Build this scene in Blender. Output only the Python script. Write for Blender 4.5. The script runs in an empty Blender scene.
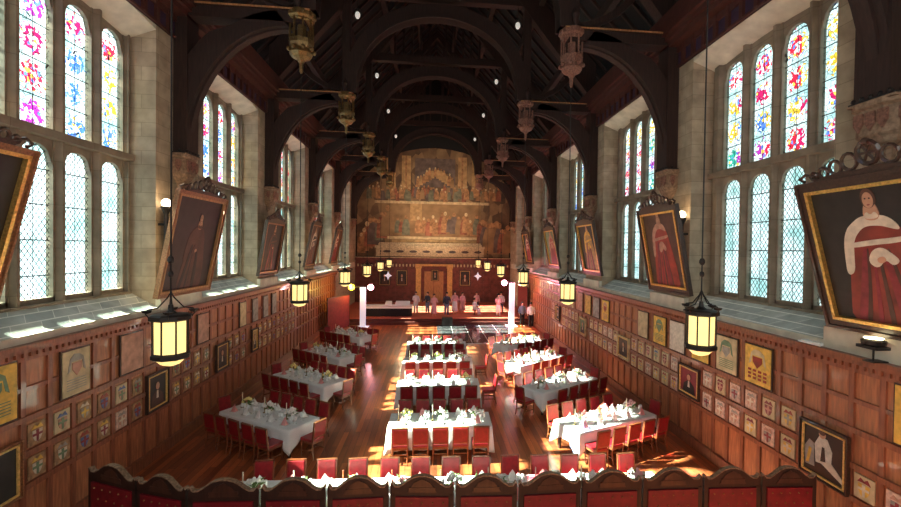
import bpy, bmesh, math, random
from mathutils import Vector, Matrix
random.seed(7)
PI = math.pi
SC = bpy.context.scene
COL = SC.collection

# ---------------------------------------------------------------- materials
MATS = {}
def newmat(name):
    m = bpy.data.materials.new(name); m.use_nodes = True
    MATS[name] = m
    nt = m.node_tree
    return m, nt, nt.nodes, nt.links, nt.nodes['Principled BSDF']
def mat(name, col, rough=.6, metal=0., var=.15, scale=6., bump=0., spec=None, coat=0., stretch=None, em=None, ems=0., sheen=0.):
    """principled surface with a noise driven colour variation"""
    if name in MATS: return MATS[name]
    m, nt, N, L, b = newmat(name)
    tc = N.new('ShaderNodeTexCoord'); mp = N.new('ShaderNodeMapping')
    L.new(tc.outputs['Object'], mp.inputs[0])
    if stretch: mp.inputs['Scale'].default_value = stretch
    nz = N.new('ShaderNodeTexNoise'); nz.inputs['Scale'].default_value = scale; nz.inputs['Detail'].default_value = 4
    L.new(mp.outputs[0], nz.inputs['Vector'])
    cr = N.new('ShaderNodeValToRGB')
    c0 = [max(0, c*(1-var)) for c in col]; c1 = [min(1, c*(1+var)) for c in col]
    cr.color_ramp.elements[0].position = .3; cr.color_ramp.elements[1].position = .7
    cr.color_ramp.elements[0].color = (*c0, 1); cr.color_ramp.elements[1].color = (*c1, 1)
    L.new(nz.outputs['Fac'], cr.inputs[0]); L.new(cr.outputs[0], b.inputs['Base Color'])
    b.inputs['Roughness'].default_value = rough; b.inputs['Metallic'].default_value = metal
    if spec is not None: b.inputs['Specular IOR Level'].default_value = spec
    b.inputs['Coat Weight'].default_value = coat
    if sheen: b.inputs['Sheen Weight'].default_value = sheen
    if bump:
        bp = N.new('ShaderNodeBump'); bp.inputs['Strength'].default_value = bump; bp.inputs['Distance'].default_value = .02
        L.new(nz.outputs['Fac'], bp.inputs['Height']); L.new(bp.outputs[0], b.inputs['Normal'])
    if em:
        b.inputs['Emission Color'].default_value = (*em, 1); b.inputs['Emission Strength'].default_value = ems
    return m
def M(n): return MATS[n]

def parquet():
    m, nt, N, L, b = newmat('oak_floor')
    tc = N.new('ShaderNodeTexCoord'); mp = N.new('ShaderNodeMapping'); mp.inputs['Rotation'].default_value = (0, 0, PI/2)
    L.new(tc.outputs['Object'], mp.inputs[0])
    br = N.new('ShaderNodeTexBrick'); br.inputs['Scale'].default_value = 1
    br.inputs['Brick Width'].default_value = 1.9; br.inputs['Row Height'].default_value = .16
    br.inputs['Mortar Size'].default_value = .004
    br.inputs['Color1'].default_value = (.54, .14, .045, 1); br.inputs['Color2'].default_value = (.20, .048, .02, 1)
    br.inputs['Mortar'].default_value = (.04, .014, .008, 1)
    L.new(mp.outputs[0], br.inputs['Vector'])
    nz = N.new('ShaderNodeTexNoise'); nz.inputs['Scale'].default_value = 2.2; nz.inputs['Detail'].default_value = 5
    mp2 = N.new('ShaderNodeMapping'); mp2.inputs['Scale'].default_value = (6, .6, 1)
    L.new(tc.outputs['Object'], mp2.inputs[0]); L.new(mp2.outputs[0], nz.inputs['Vector'])
    mx = N.new('ShaderNodeMixRGB'); mx.blend_type = 'OVERLAY'; mx.inputs[0].default_value = .5
    L.new(br.outputs['Color'], mx.inputs[1]); L.new(nz.outputs['Fac'], mx.inputs[2])
    L.new(mx.outputs[0], b.inputs['Base Color'])
    b.inputs['Roughness'].default_value = .3; b.inputs['Coat Weight'].default_value = .25; b.inputs['Coat Roughness'].default_value = .18
parquet()
def stone(name, c1, c2, mortar, bw=.9, rh=.36):
    m, nt, N, L, b = newmat(name)
    tc = N.new('ShaderNodeTexCoord'); sp = N.new('ShaderNodeSeparateXYZ'); cb = N.new('ShaderNodeCombineXYZ')
    L.new(tc.outputs['Object'], sp.inputs[0])
    ad = N.new('ShaderNodeMath'); ad.operation = 'ADD'
    L.new(sp.outputs[0], ad.inputs[0]); L.new(sp.outputs[1], ad.inputs[1])
    L.new(ad.outputs[0], cb.inputs[0]); L.new(sp.outputs[2], cb.inputs[1])
    br = N.new('ShaderNodeTexBrick'); br.inputs['Scale'].default_value = 1
    br.inputs['Brick Width'].default_value = bw; br.inputs['Row Height'].default_value = rh; br.inputs['Mortar Size'].default_value = .008
    br.inputs['Color1'].default_value = (*c1, 1); br.inputs['Color2'].default_value = (*c2, 1); br.inputs['Mortar'].default_value = (*mortar, 1)
    L.new(cb.outputs[0], br.inputs['Vector'])
    nz = N.new('ShaderNodeTexNoise'); nz.inputs['Scale'].default_value = 3; nz.inputs['Detail'].default_value = 7
    L.new(tc.outputs['Object'], nz.inputs['Vector'])
    mx = N.new('ShaderNodeMixRGB'); mx.blend_type = 'OVERLAY'; mx.inputs[0].default_value = .55
    L.new(br.outputs['Color'], mx.inputs[1]); L.new(nz.outputs['Fac'], mx.inputs[2])
    L.new(mx.outputs[0], b.inputs['Base Color']); b.inputs['Roughness'].default_value = .85
    bp = N.new('ShaderNodeBump'); bp.inputs['Strength'].default_value = .3; bp.inputs['Distance'].default_value = .02
    L.new(nz.outputs['Fac'], bp.inputs['Height']); L.new(bp.outputs[0], b.inputs['Normal'])
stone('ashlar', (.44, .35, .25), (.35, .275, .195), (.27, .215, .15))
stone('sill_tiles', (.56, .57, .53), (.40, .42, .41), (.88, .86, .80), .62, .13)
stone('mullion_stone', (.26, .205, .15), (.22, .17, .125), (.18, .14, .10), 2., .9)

def wood(name, c, rough=.42, coat=.2, var=.35):
    mat(name, c, rough, 0, var, 3., .12, coat=coat, stretch=(7, 7, .8))
wood('wainscot_wood', (.26, .085, .042)); wood('panel_wood', (.40, .145, .065))
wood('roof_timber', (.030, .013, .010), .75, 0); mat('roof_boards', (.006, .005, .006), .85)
wood('dark_wood', (.045, .018, .012)); wood('chair_wood', (.20, .055, .02), .35); wood('screen_wood', (.020, .007, .005), .55, 0); mat('crest_edge', (.26, .17, .11), .45, .3, var=.5, scale=30, bump=.3)
wood('gilt_oak', (.45, .22, .09), .5)
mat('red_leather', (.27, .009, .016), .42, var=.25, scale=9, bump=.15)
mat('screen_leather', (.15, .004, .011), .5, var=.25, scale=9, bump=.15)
mat('linen', (.82, .82, .84), .8, var=.03, scale=30, bump=.1)
mat('porcelain', (.85, .85, .86), .25, var=.02); mat('glassware', (.85, .87, .88), .08, var=.02, spec=.8)
mat('napkin_white', (.86, .84, .84), .8); mat('napkin_pink', (.75, .33, .33), .8)
mat('steel', (.6, .6, .6), .25, 1.); mat('candle_red', (.6, .12, .05), .5); mat('candle_ivory', (.85, .75, .6), .5)
mat('petal_white', (.88, .82, .80), .7, var=.08); mat('petal_pink', (.78, .42, .45), .7); mat('petal_yellow', (.85, .72, .30), .7)
mat('foliage', (.16, .26, .08), .7, var=.4, scale=20)
mat('gold', (.80, .50, .15), .35, .8, var=.3, scale=25, bump=.2); mat('gold_paint', (.72, .45, .14), .5, var=.3, scale=20)
mat('iron', (.025, .022, .022), .5, .5); mat('brass', (.24, .15, .06), .4, .7, var=.35, scale=30)
mat('rose_carving', (.22, .10, .07), .7, var=.45, scale=22, bump=.4); mat('purple_fret', (.04, .018, .05), .7); mat('red_fret', (.075, .020, .014), .7)
mat('frame_dark', (.050, .024, .016), .45, coat=.3, var=.4, scale=25, bump=.3)
mat('frame_bronze', (.30, .13, .06), .4, .3, var=.4, scale=25, bump=.3)
mat('lantern_glass', (.9, .75, .3), .5, em=(1., .74, .28), ems=.62, var=.1)
mat('lamp_glow', (1., .9, .7), .5, em=(1., .78, .5), ems=4., var=.0)
mat('bulb_dim', (1., .95, .9), .5, em=(1., .95, .85), ems=.22, var=.0)
mat('white_scrim', (.85, .86, .92), .8, em=(.8, .8, 1.), ems=.25, var=.03)
mat('yellow_lamp', (1, .8, .1), .5, em=(1., .62, .02), ems=7., var=0); mat('pink_lamp', (1, .5, .6), .5, em=(1., .35, .45), ems=7., var=0)
mat('cream_lamp', (1, .9, .6), .5, em=(1., .85, .5), ems=5., var=0)
mat('black_cloth', (.012, .012, .014), .9); mat('black_plastic', (.015, .015, .017), .45)
mat('dais_carpet', (.50, .12, .07), .6, var=.15); mat('dais_front', (.10, .02, .015), .6)
mat('dance_floor', (.09, .09, .10), .12, var=.4, scale=1.5, coat=.5); mat('floor_edge', (.75, .70, .68), .5)
mat('end_panelling', (.16, .038, .03), .5, var=.35, scale=3); mat('red_hanging', (.20, .02, .02), .7, var=.25)
mat('gilt_pilaster', (.62, .38, .13), .5, var=.25); mat('cream_frieze', (.50, .38, .23), .7, var=.35, scale=8)
mat('skin', (.62, .36, .27), .55, var=.05); mat('hair_brown', (.06, .03, .02), .6); mat('hair_dark', (.015, .012, .012), .6)
mat('cloth_white', (.80, .80, .82), .8); mat('cloth_navy', (.04, .05, .09), .8); mat('cloth_pink', (.75, .42, .45), .8); mat('cloth_blue', (.16, .22, .34), .8)
mat('corbel_stone', (.27, .17, .11), .75, var=.4, scale=14, bump=.3); mat('paint_black', (.016, .012, .012), .5, var=.5, scale=4); mat('paint_red', (.34, .035, .02), .5, var=.45, scale=3.); mat('paint_brown', (.075, .03, .02), .5, var=.5, scale=2.5)
mat('paint_darkred', (.22, .030, .02), .5, var=.6, scale=2.2); mat('paint_white', (.66, .57, .46), .55, var=.2, scale=8); mat('paint_flesh', (.52, .28, .18), .55, var=.15)
mat('paint_ochre', (.42, .26, .09), .55, var=.35, scale=7); mat('paint_crimson', (.22, .02, .03), .5, var=.35); mat('paint_blue', (.10, .16, .36), .6, var=.25)
mat('paint_parchment', (.58, .45, .27), .7, var=.3, scale=5); mat('paint_gold', (.72, .44, .08), .6, var=.3, scale=8); mat('paint_rose', (.50, .26, .19), .7, var=.3, scale=6)
mat('paint_boardbrown', (.36, .20, .10), .7, var=.5, scale=9); mat('paint_boardpink', (.62, .42, .34), .7, var=.35, scale=12); mat('paint_green', (.16, .24, .14), .7, var=.3, scale=8); mat('paint_grey', (.33, .30, .27), .7, var=.35, scale=6); mat('paint_pale', (.66, .60, .52), .7, var=.2, scale=12)
mat('lead_grey', (.45, .48, .48), .5, .2); mat('cream_stone', (.62, .56, .46), .8, var=.15, scale=3, bump=.2)
mat('hem_white', (.8, .8, .8), .5)

# leaded glass: uv.x runs 0..1 across one light, uv.y in metres; clear part has diamond leads, painted part has heraldic patches
def glass(name, painted, tint):
    m, nt, N, L, b = newmat(name)
    N.remove(b)
    out = [n for n in N if n.type == 'OUTPUT_MATERIAL'][0]
    uv = N.new('ShaderNodeUVMap'); uv.uv_map = 'UVMap'; sp = N.new('ShaderNodeSeparateXYZ'); L.new(uv.outputs[0], sp.inputs[0])
    def mth(op, a, bb=None, c=None, clamp=False):
        n = N.new('ShaderNodeMath'); n.operation = op; n.use_clamp = clamp
        for i, v in enumerate((a, bb, c)):
            if v is None: continue
            if isinstance(v, (int, float)): n.inputs[i].default_value = v
            else: L.new(v, n.inputs[i])
        return n.outputs[0]
    U = mth('MULTIPLY', sp.outputs[0], .66); V = sp.outputs[1]
    geo = N.new('ShaderNodeNewGeometry')
    nz = N.new('ShaderNodeTexNoise'); nz.inputs['Scale'].default_value = 1.6; nz.inputs['Detail'].default_value = 3
    L.new(geo.outputs['Position'], nz.inputs['Vector'])
    cr = N.new('ShaderNodeValToRGB')
    cr.color_ramp.elements[0].position = .32; cr.color_ramp.elements[0].color = (*tint[0], 1)
    cr.color_ramp.elements[1].position = .62; cr.color_ramp.elements[1].color = (*tint[1], 1)
    L.new(nz.outputs['Fac'], cr.inputs[0])
    col = cr.outputs[0]
    # horizontal bars
    bar = mth('LESS_THAN', mth('PINGPONG', V, .36), .012)
    ver = mth('LESS_THAN', mth('ABSOLUTE', mth('SUBTRACT', sp.outputs[0], .5)), .012)
    if not painted:
        d1 = mth('LESS_THAN', mth('PINGPONG', mth('ADD', mth('MULTIPLY', U, 1.5), V), .085), .014)
        d2 = mth('LESS_THAN', mth('PINGPONG', mth('SUBTRACT', mth('MULTIPLY', U, 1.5), V), .085), .014)
        lead = mth('MAXIMUM', mth('MAXIMUM', d1, d2), mth('MAXIMUM', bar, ver))
    else:
        tile = mth('FLOOR', mth('DIVIDE', V, .72)); fv = mth('SUBTRACT', mth('FRACT', mth('DIVIDE', V, .72)), .5)
        du = mth('SUBTRACT', sp.outputs[0], .5)
        dist = mth('SQRT', mth('ADD', mth('MULTIPLY', du, du), mth('MULTIPLY', fv, fv)))
        n2 = N.new('ShaderNodeTexNoise'); n2.inputs['Scale'].default_value = 11.; n2.inputs['Detail'].default_value = 3
        L.new(geo.outputs['Position'], n2.inputs['Vector'])
        mask = mth('LESS_THAN', mth('ADD', dist, mth('MULTIPLY', mth('SUBTRACT', n2.outputs['Fac'], .5), .9)), .34)
        # one hue family per tile of each light
        px = N.new('ShaderNodeSeparateXYZ'); L.new(geo.outputs['Position'], px.inputs[0])
        cb = N.new('ShaderNodeCombineXYZ'); L.new(mth('FLOOR', mth('DIVIDE', mth('ADD', px.outputs[1], .05), 1.03)), cb.inputs[0]); L.new(tile, cb.inputs[1])
        L.new(mth('SIGN', px.outputs[0]), cb.inputs[2])
        wn = N.new('ShaderNodeTexWhiteNoise'); L.new(cb.outputs[0], wn.inputs['Vector'])
        hue = N.new('ShaderNodeValToRGB'); hue.color_ramp.interpolation = 'CONSTANT'
        els = hue.color_ramp.elements
        els[0].position = 0; els[0].color = (.45, .015, .10, 1); els[1].position = .25; els[1].color = (.05, .16, .50, 1)
        for p_, c_ in ((.42, (.55, .02, .05, 1)), (.62, (.60, .40, .04, 1)), (.75, (.30, .03, .30, 1)), (.86, (.03, .30, .22, 1))):
            e = els.new(p_); e.color = c_
        L.new(wn.outputs['Value'], hue.inputs[0])
        vo = N.new('ShaderNodeTexVoronoi'); vo.inputs['Scale'].default_value = 13
        L.new(geo.outputs['Position'], vo.inputs['Vector'])
        sv = N.new('ShaderNodeSeparateXYZ'); L.new(vo.outputs['Color'], sv.inputs[0])
        alt = N.new('ShaderNodeValToRGB'); alt.color_ramp.interpolation = 'CONSTANT'
        a_ = alt.color_ramp.elements; a_[0].position = 0; a_[0].color = (.75, .8, .8, 1); a_[1].position = .3; a_[1].color = (.75, .50, .08, 1)
        e = a_.new(.45); e.color = (.10, .20, .55, 1); e = a_.new(.6); e.color = (.62, .72, .74, 1)
        L.new(sv.outputs[1], alt.inputs[0])
        mx = N.new('ShaderNodeMixRGB'); L.new(mth('GREATER_THAN', sv.outputs[0], .55), mx.inputs[0])
        L.new(hue.outputs[0], mx.inputs[1]); L.new(alt.outputs[0], mx.inputs[2])
        m2 = N.new('ShaderNodeMixRGB'); L.new(mask, m2.inputs[0]); L.new(col, m2.inputs[1]); L.new(mx.outputs[0], m2.inputs[2])
        col = m2.outputs[0]
        ve = N.new('ShaderNodeTexVoronoi'); ve.feature = 'DISTANCE_TO_EDGE'; ve.inputs['Scale'].default_value = 8
        L.new(geo.outputs['Position'], ve.inputs['Vector'])
        lead = mth('MAXIMUM', mth('MAXIMUM', bar, ver), mth('LESS_THAN', ve.outputs['Distance'], .03))
    tr = N.new('ShaderNodeBsdfTransparent'); L.new(col, tr.inputs[0])
    df = N.new('ShaderNodeBsdfDiffuse'); df.inputs[0].default_value = (.06, .06, .065, 1)
    mix = N.new('ShaderNodeMixShader'); L.new(lead, mix.inputs[0]); L.new(tr.outputs[0], mix.inputs[1]); L.new(df.outputs[0], mix.inputs[2])
    L.new(mix.outputs[0], out.inputs[0])
glass('quarry_glass', False, ((.24, .44, .41), (.60, .76, .74)))
glass('stained_glass', True, ((.24, .44, .43), (.50, .64, .62)))

# ---------------------------------------------------------------- mesh builder
class MB:
    def __init__(s): s.v = []; s.f = []; s.mi = []; s.uv = {}; s.m = Matrix()
    def add(s, vs, fs, k=0, uvs=None):
        o = len(s.v); s.v += [tuple(s.m @ Vector(p)) for p in vs]
        for i, f in enumerate(fs):
            if uvs: s.uv[len(s.f)] = [uvs[j] for j in f]
            s.f.append(tuple(o+j for j in f)); s.mi.append(k)
        return s
    def box(s, x0, x1, y0, y1, z0, z1, k=0):
        return s.add([(x0,y0,z0),(x1,y0,z0),(x1,y1,z0),(x0,y1,z0),(x0,y0,z1),(x1,y0,z1),(x1,y1,z1),(x0,y1,z1)],
                     [(0,3,2,1),(4,5,6,7),(0,1,5,4),(1,2,6,5),(2,3,7,6),(3,0,4,7)], k)
    def prism(s, poly, axis, a, b, k=0):
        """poly = 2d points, extruded along axis from a to b"""
        n = len(poly)
        def P(p, t): return {'x': (t, p[0], p[1]), 'y': (p[0], t, p[1]), 'z': (p[0], p[1], t)}[axis]
        vs = [P(p, a) for p in poly] + [P(p, b) for p in poly]
        return s.add(vs, [tuple(range(n-1, -1, -1)), tuple(range(n, 2*n))] + [(i, (i+1) % n, n+(i+1) % n, n+i) for i in range(n)], k)
    def strip(s, A, B, axis, a, b, k=0):
        """ribbon between point lists A and B (2d, same length) extruded along axis: curved beams"""
        for i in range(len(A)-1): s.prism([A[i], A[i+1], B[i+1], B[i]], axis, a, b, k)
        return s
    def tube(s, pts, r, n=8, k=0, cap=True):
        pts = [Vector(p) for p in pts]; rs = r if isinstance(r, (list, tuple)) else [r]*len(pts)
        vs = []; ref = None
        for i, p in enumerate(pts):
            d = (pts[min(i+1, len(pts)-1)]-pts[max(i-1, 0)]).normalized()
            if ref is None: ref = Vector((1, 0, 0)) if abs(d.x) < .8 else Vector((0, 1, 0))
            u = (ref - d*ref.dot(d)).normalized(); w = d.cross(u); ref = u
            vs += [p+(u*math.cos(2*PI*j/n)+w*math.sin(2*PI*j/n))*rs[i] for j in range(n)]
        fs = [(i*n+j, i*n+(j+1) % n, (i+1)*n+(j+1) % n, (i+1)*n+j) for i in range(len(pts)-1) for j in range(n)]
        if cap: fs += [tuple(range(n-1, -1, -1)), tuple(range((len(pts)-1)*n, len(pts)*n))]
        return s.add(vs, fs, k)
    def lathe(s, prof, n=12, c=(0, 0, 0), k=0, ph=0.):
        vs = []
        for r, z in prof: vs += [(c[0]+r*math.cos(ph+2*PI*j/n), c[1]+r*math.sin(ph+2*PI*j/n), c[2]+z) for j in range(n)]
        fs = [(i*n+j, i*n+(j+1) % n, (i+1)*n+(j+1) % n, (i+1)*n+j) for i in range(len(prof)-1) for j in range(n)]
        fs += [tuple(range(n-1, -1, -1)), tuple(range((len(prof)-1)*n, len(prof)*n))]
        return s.add(vs, fs, k)
    def ball(s, c, r, n=6, k=0, sz=1.):
        return s.lathe([(r*math.sin(PI*(i+.15)/(n+.3)), -r*sz*math.cos(PI*(i+.15)/(n+.3))) for i in range(n+1)], n+2, c, k)
    def build(s, name, mats, parent=None, smooth=False, bevel=0., loc=None):
        me = bpy.data.meshes.new(name); me.from_pydata(s.v, [], s.f)
        if not isinstance(mats, (list, tuple)): mats = [mats]
        for m in mats: me.materials.append(M(m))
        for p, i in zip(me.polygons, s.mi): p.material_index = i; p.use_smooth = smooth
        if s.uv:
            ul = me.uv_layers.new(name='UVMap')
            for p in me.polygons:
                if p.index in s.uv:
                    for li, c in zip(p.loop_indices, s.uv[p.index]): ul.data[li].uv = c
        me.validate(); me.update()
        o = bpy.data.objects.new(name, me); COL.objects.link(o)
        if parent: o.parent = parent
        if loc: o.location = loc
        if bevel:
            b = o.modifiers.new('bevel', 'BEVEL'); b.width = bevel; b.segments = 2; b.limit_method = 'ANGLE'
        return o
def tag(o, label=None, cat=None, group=None, kind=None):
    for k, v in (('label', label), ('category', cat), ('group', group), ('kind', kind)):
        if v: o[k] = v
    return o
def empty(name, loc=(0, 0, 0), rot=(0, 0, 0)):
    o = bpy.data.objects.new(name, None); COL.objects.link(o); o.location = loc; o.rotation_euler = rot; o.empty_display_size = .1
    return o
CH = {}
def copy_tree(o, parent=None):
    c = o.copy(); COL.objects.link(c)
    if parent: c.parent = parent
    for ch in list(o.children): copy_tree(ch, c)
    return c
def struct(mb, name, mats, parent=None, **k):
    o = mb.build(name, mats, parent, **k)
    if not parent: o['kind'] = 'structure'
    return o
def arc(x0, z0, x1, z1, bulge, n=10):
    """circular-ish arc between two points, bulging to the left of the direction of travel"""
    a = Vector((x0, z0)); b = Vector((x1, z1)); d = b-a; nrm = Vector((-d.y, d.x)).normalized(); out = []
    for i in range(n+1):
        t = i/n; p = a+d*t+nrm*bulge*4*t*(1-t)*(1 if True else 0); out.append((p.x, p.y))
    return out

# ---------------------------------------------------------------- measurements
W = 7.31; XG = 8.08; XP = 7.2; B = 6.64; Y0 = 12.16; YT = 13.2; YEND = 42.; YBACK = -3.5
ZL = 3.75; ZS = 4.39; ZT = 7.72; ZH = 11.15; ZTOP = 12.5; ZRIDGE = 21.8
OPEN = 4.6
def trussY(k): return YT + B*k
def place(k): return ['nearest', 'second', 'third', 'fourth', 'fifth', 'sixth'][k]

# floor and dance floor
struct(MB().box(-8.6, 8.6, YBACK, YEND+.4, -.2, 0), 'floor', 'oak_floor')
mb = MB().box(.2, 5.2, 25.3, 31.7, .0, .012, 0)
mb.box(.2, 5.2, 25.2, 25.32, 0, .02, 1)
for i in range(1, 5): mb.box(.2+i*1., .22+i*1., 25.3, 31.7, .012, .016, 1)
tag(mb.build('dance_floor', ['dance_floor', 'floor_edge']), 'dark glossy dance floor with a pale front edge before the dais', 'dance floor')

# side walls: piers, spandrels, sill backing, lintels
win_k = list(range(-1, 5))
for side, s in (('left', -1), ('right', 1)):
    mb = MB()
    def bx(xa, xb, ya, yb, za, zb, k=0):
        mb.box(min(s*xa, s*xb), max(s*xa, s*xb), ya, yb, za, zb, k)
    bx(W, 8.24, YBACK, YEND, 0, ZL)                                   # below the windows
    bx(W, 8.24, YBACK, YEND, ZH+.25, ZTOP+.3)                          # above
    ys = [YBACK]
    for k in win_k:
        y1 = Y0+B*k; y0 = y1-OPEN
        if k == -1: y0 = y1-OPEN
        bx(W, 8.24, ys[-1], y0, ZL, ZH+.25); ys.append(y1)
    bx(W, 8.24, ys[-1], YEND, ZL, ZH+.25)
    struct(mb, 'wall_'+side, 'ashlar')
    # sloping lintel undersides, one per bay (segmental head seen from below)
    for k in win_k:
        y1 = Y0+B*k; y0 = y1-OPEN; yc = (y0+y1)/2
        m2 = MB(); n = 10
        A = [(y0+(y1-y0)*i/n, ZH+.3) for i in range(n+1)]
        def zc(y, base, rise): return base+rise*(1-((y-yc)/(OPEN/2))**2)
        # vertical slices from room face to glass plane, head drops towards the glass
        for i in range(n):
            ya, yb = A[i][0], A[i+1][0]
            f0 = (zc(ya, ZH-.12, .18), zc(yb, ZH-.12, .18)); g0 = (zc(ya, ZH-.42, .2), zc(yb, ZH-.42, .2))
            xa, xb = s*(W-.0), s*XG
            vs = [(xa, ya, f0[0]), (xa, yb, f0[1]), (xb, yb, g0[1]), (xb, ya, g0[0]), (xa, ya, ZH+.3), (xa, yb, ZH+.3), (xb, yb, ZH+.3), (xb, ya, ZH+.3)]
            m2.add(vs, [(0,1,2,3), (4,7,6,5), (0,4,5,1), (1,5,6,2), (2,6,7,3), (3,7,4,0)])
        struct(m2, 'trim_%d' % (1+win_k.index(k)+(0 if s < 0 else 6)), 'cream_stone')

# windows
def window(idx, s, k):
    y1 = Y0+B*k; y0 = y1-OPEN
    root = empty('window_%d' % idx); root['kind'] = 'structure'
    pitch = 1.03; yc = y1-2.2-.13*s; lw = .37
    cs = [yc+(i-1.5)*pitch for i in range(4)]
    zb = ZS; zt = ZH-.2
    fr = MB(); x0, x1 = (s*(XG-.08), s*(XG+.06)); xa, xb = min(x0, x1), max(x0, x1)
    # mullions and jambs
    edges = [y0] + [c-lw for c in cs] ; 
    lo = [y0]+[c+lw for c in cs]; hi = [c-lw for c in cs]+[y1]
    for a, b_ in zip(lo, hi): 
        fr.box(xa, xb, a, b_, zb-.1, zt+.2)
        if b_-a < .6:
            ym = (a+b_)/2; xx = s*(XG-.08)
            fr.prism([(xx, a+.05), (xx-s*.10, a+.11), (xx-s*.10, b_-.11), (xx, b_-.05)], 'z', zb-.1, zt)
    fr.box(xa-.0, xb, y0, y1, zb-.18, zb)
    fr.box(min(s*(XG-.2), s*XG), max(s*(XG-.2), s*XG), y0, y1, zb-.22, zb-.1)
    fr.box(min(s*(XG-.26), s*(XG+.1)), max(s*(XG-.26), s*(XG+.1)), y0, y1, ZT-.09, ZT+.07)      # transom
    # arched heads for both tiers
    def head(c, zspring, ztop, zcap):
        n = 8; arcp = []
        for i in range(n+1):
            t = -1+2*i/n
            z = zspring+(ztop-zspring)*math.sqrt(max(0, 1-abs(t)**2.2))
            arcp.append((c+lw*t, z))
        fr.strip(arcp, [(p[0], zcap) for p in arcp], 'x', xa+.02, xb-.02)
        return arcp
    up = []; low = []
    for i, c in enumerate(cs):
        up.append(head(c, 10.28, 10.72, zt+.2)); low.append(head(c, 7.12, 7.50, ZT-.05))
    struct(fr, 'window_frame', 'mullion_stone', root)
    # glass: one pane object per light tier
    for tier, archs, z0, mname in (('stained', up, ZT+.07, 'stained_glass'), ('clear', low, zb, 'quarry_glass')):
        for c, ap in zip(cs, archs):
            g = MB(); poly = [(c-lw, z0)]+ap+[(c+lw, z0)]
            # fan the pane into vertical slices
            for i in range(len(ap)-1):
                q = [(ap[i][0], z0), (ap[i+1][0], z0), ap[i+1], ap[i]]
                g.add([(s*XG, p[0], p[1]) for p in q], [(0, 1, 2, 3)], 0, [((p[0]-c+lw)/(2*lw), p[1]-ZT) for p in q])
            g.build('pane', mname, root)
    # sloping tiled sill inside the opening
    sl = MB()
    vs = [(s*(W-.06), y0, ZL+.12), (s*(W-.06), y1, ZL+.12), (s*(XG-.1), y1, ZS-.1), (s*(XG-.1), y0, ZS-.1),
          (s*(W-.06), y0, ZL+.01), (s*(W-.06), y1, ZL+.01), (s*(XG-.1), y1, ZL+.01), (s*(XG-.1), y0, ZL+.01)]
    sl.add(vs, [(0, 1, 2, 3), (4, 7, 6, 5), (0, 4, 5, 1), (2, 6, 7, 3), (1, 5, 6, 2), (3, 7, 4, 0)])
    sl.build('sill', 'sill_tiles', root)
    ln = MB()
    ln.box(min(s*(W-.12), s*(W+.02)), max(s*(W-.12), s*(W+.02)), y0, y1, ZL+.0, ZL+.135)
    ln.build('sill_edge', 'cream_stone', root)
idx = 1
for s in (-1, 1):
    for k in win_k: window(idx, s, k); idx += 1

# end wall, back wall and the ceiling
XE = 8.6
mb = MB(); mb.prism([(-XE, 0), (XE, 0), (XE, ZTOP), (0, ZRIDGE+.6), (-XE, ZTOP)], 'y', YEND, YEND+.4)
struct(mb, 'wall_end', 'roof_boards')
mb = MB(); mb.box(-XE, -3.2, YBACK-.4, YBACK, 0, ZTOP); mb.box(3.2, XE, YBACK-.4, YBACK, 0, ZTOP); mb.box(-3.2, 3.2, YBACK-.4, YBACK, 0, 5.2)
mb.box(-3.2, 3.2, YBACK-.4, YBACK, 12.0, ZTOP); mb.prism([(-XE, ZTOP), (XE, ZTOP), (0, ZRIDGE+.6)], 'y', YBACK-.4, YBACK)
struct(mb, 'wall_back', 'ashlar')
# unseen back wall window, added to let in frontal light
root = empty('window_13'); root['kind'] = 'structure'
fr = MB()
for i in range(7): fr.box(-3.2+i*1.0, -3.0+i*1.0+.2, YBACK-.3, YBACK-.1, 5.2, 12.0)
fr.box(-3.2, 3.2, YBACK-.3, YBACK-.1, 8.5, 8.7)
struct(fr, 'window_frame', 'mullion_stone', root)
g = MB(); g.add([(-3.2, YBACK-.2, 5.2), (3.2, YBACK-.2, 5.2), (3.2, YBACK-.2, 12), (-3.2, YBACK-.2, 12)], [(0, 1, 2, 3)], 0, [(0, 0), (6, 0), (6, 6.8), (0, 6.8)])
g.build('pane', 'quarry_glass', root)

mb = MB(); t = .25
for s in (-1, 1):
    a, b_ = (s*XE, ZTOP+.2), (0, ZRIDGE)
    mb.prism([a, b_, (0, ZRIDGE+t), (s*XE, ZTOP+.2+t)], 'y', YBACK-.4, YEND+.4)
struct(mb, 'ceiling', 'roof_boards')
# purlins, rafters
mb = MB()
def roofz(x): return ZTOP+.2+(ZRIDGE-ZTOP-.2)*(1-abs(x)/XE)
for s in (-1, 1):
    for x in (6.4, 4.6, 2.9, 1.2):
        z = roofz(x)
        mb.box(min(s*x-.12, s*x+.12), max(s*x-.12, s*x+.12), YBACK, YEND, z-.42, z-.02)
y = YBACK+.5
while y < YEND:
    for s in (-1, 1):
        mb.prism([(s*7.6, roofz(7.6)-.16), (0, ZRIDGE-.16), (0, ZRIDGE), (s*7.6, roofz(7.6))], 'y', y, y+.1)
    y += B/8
struct(mb, 'trim_13', 'roof_timber')

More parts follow.
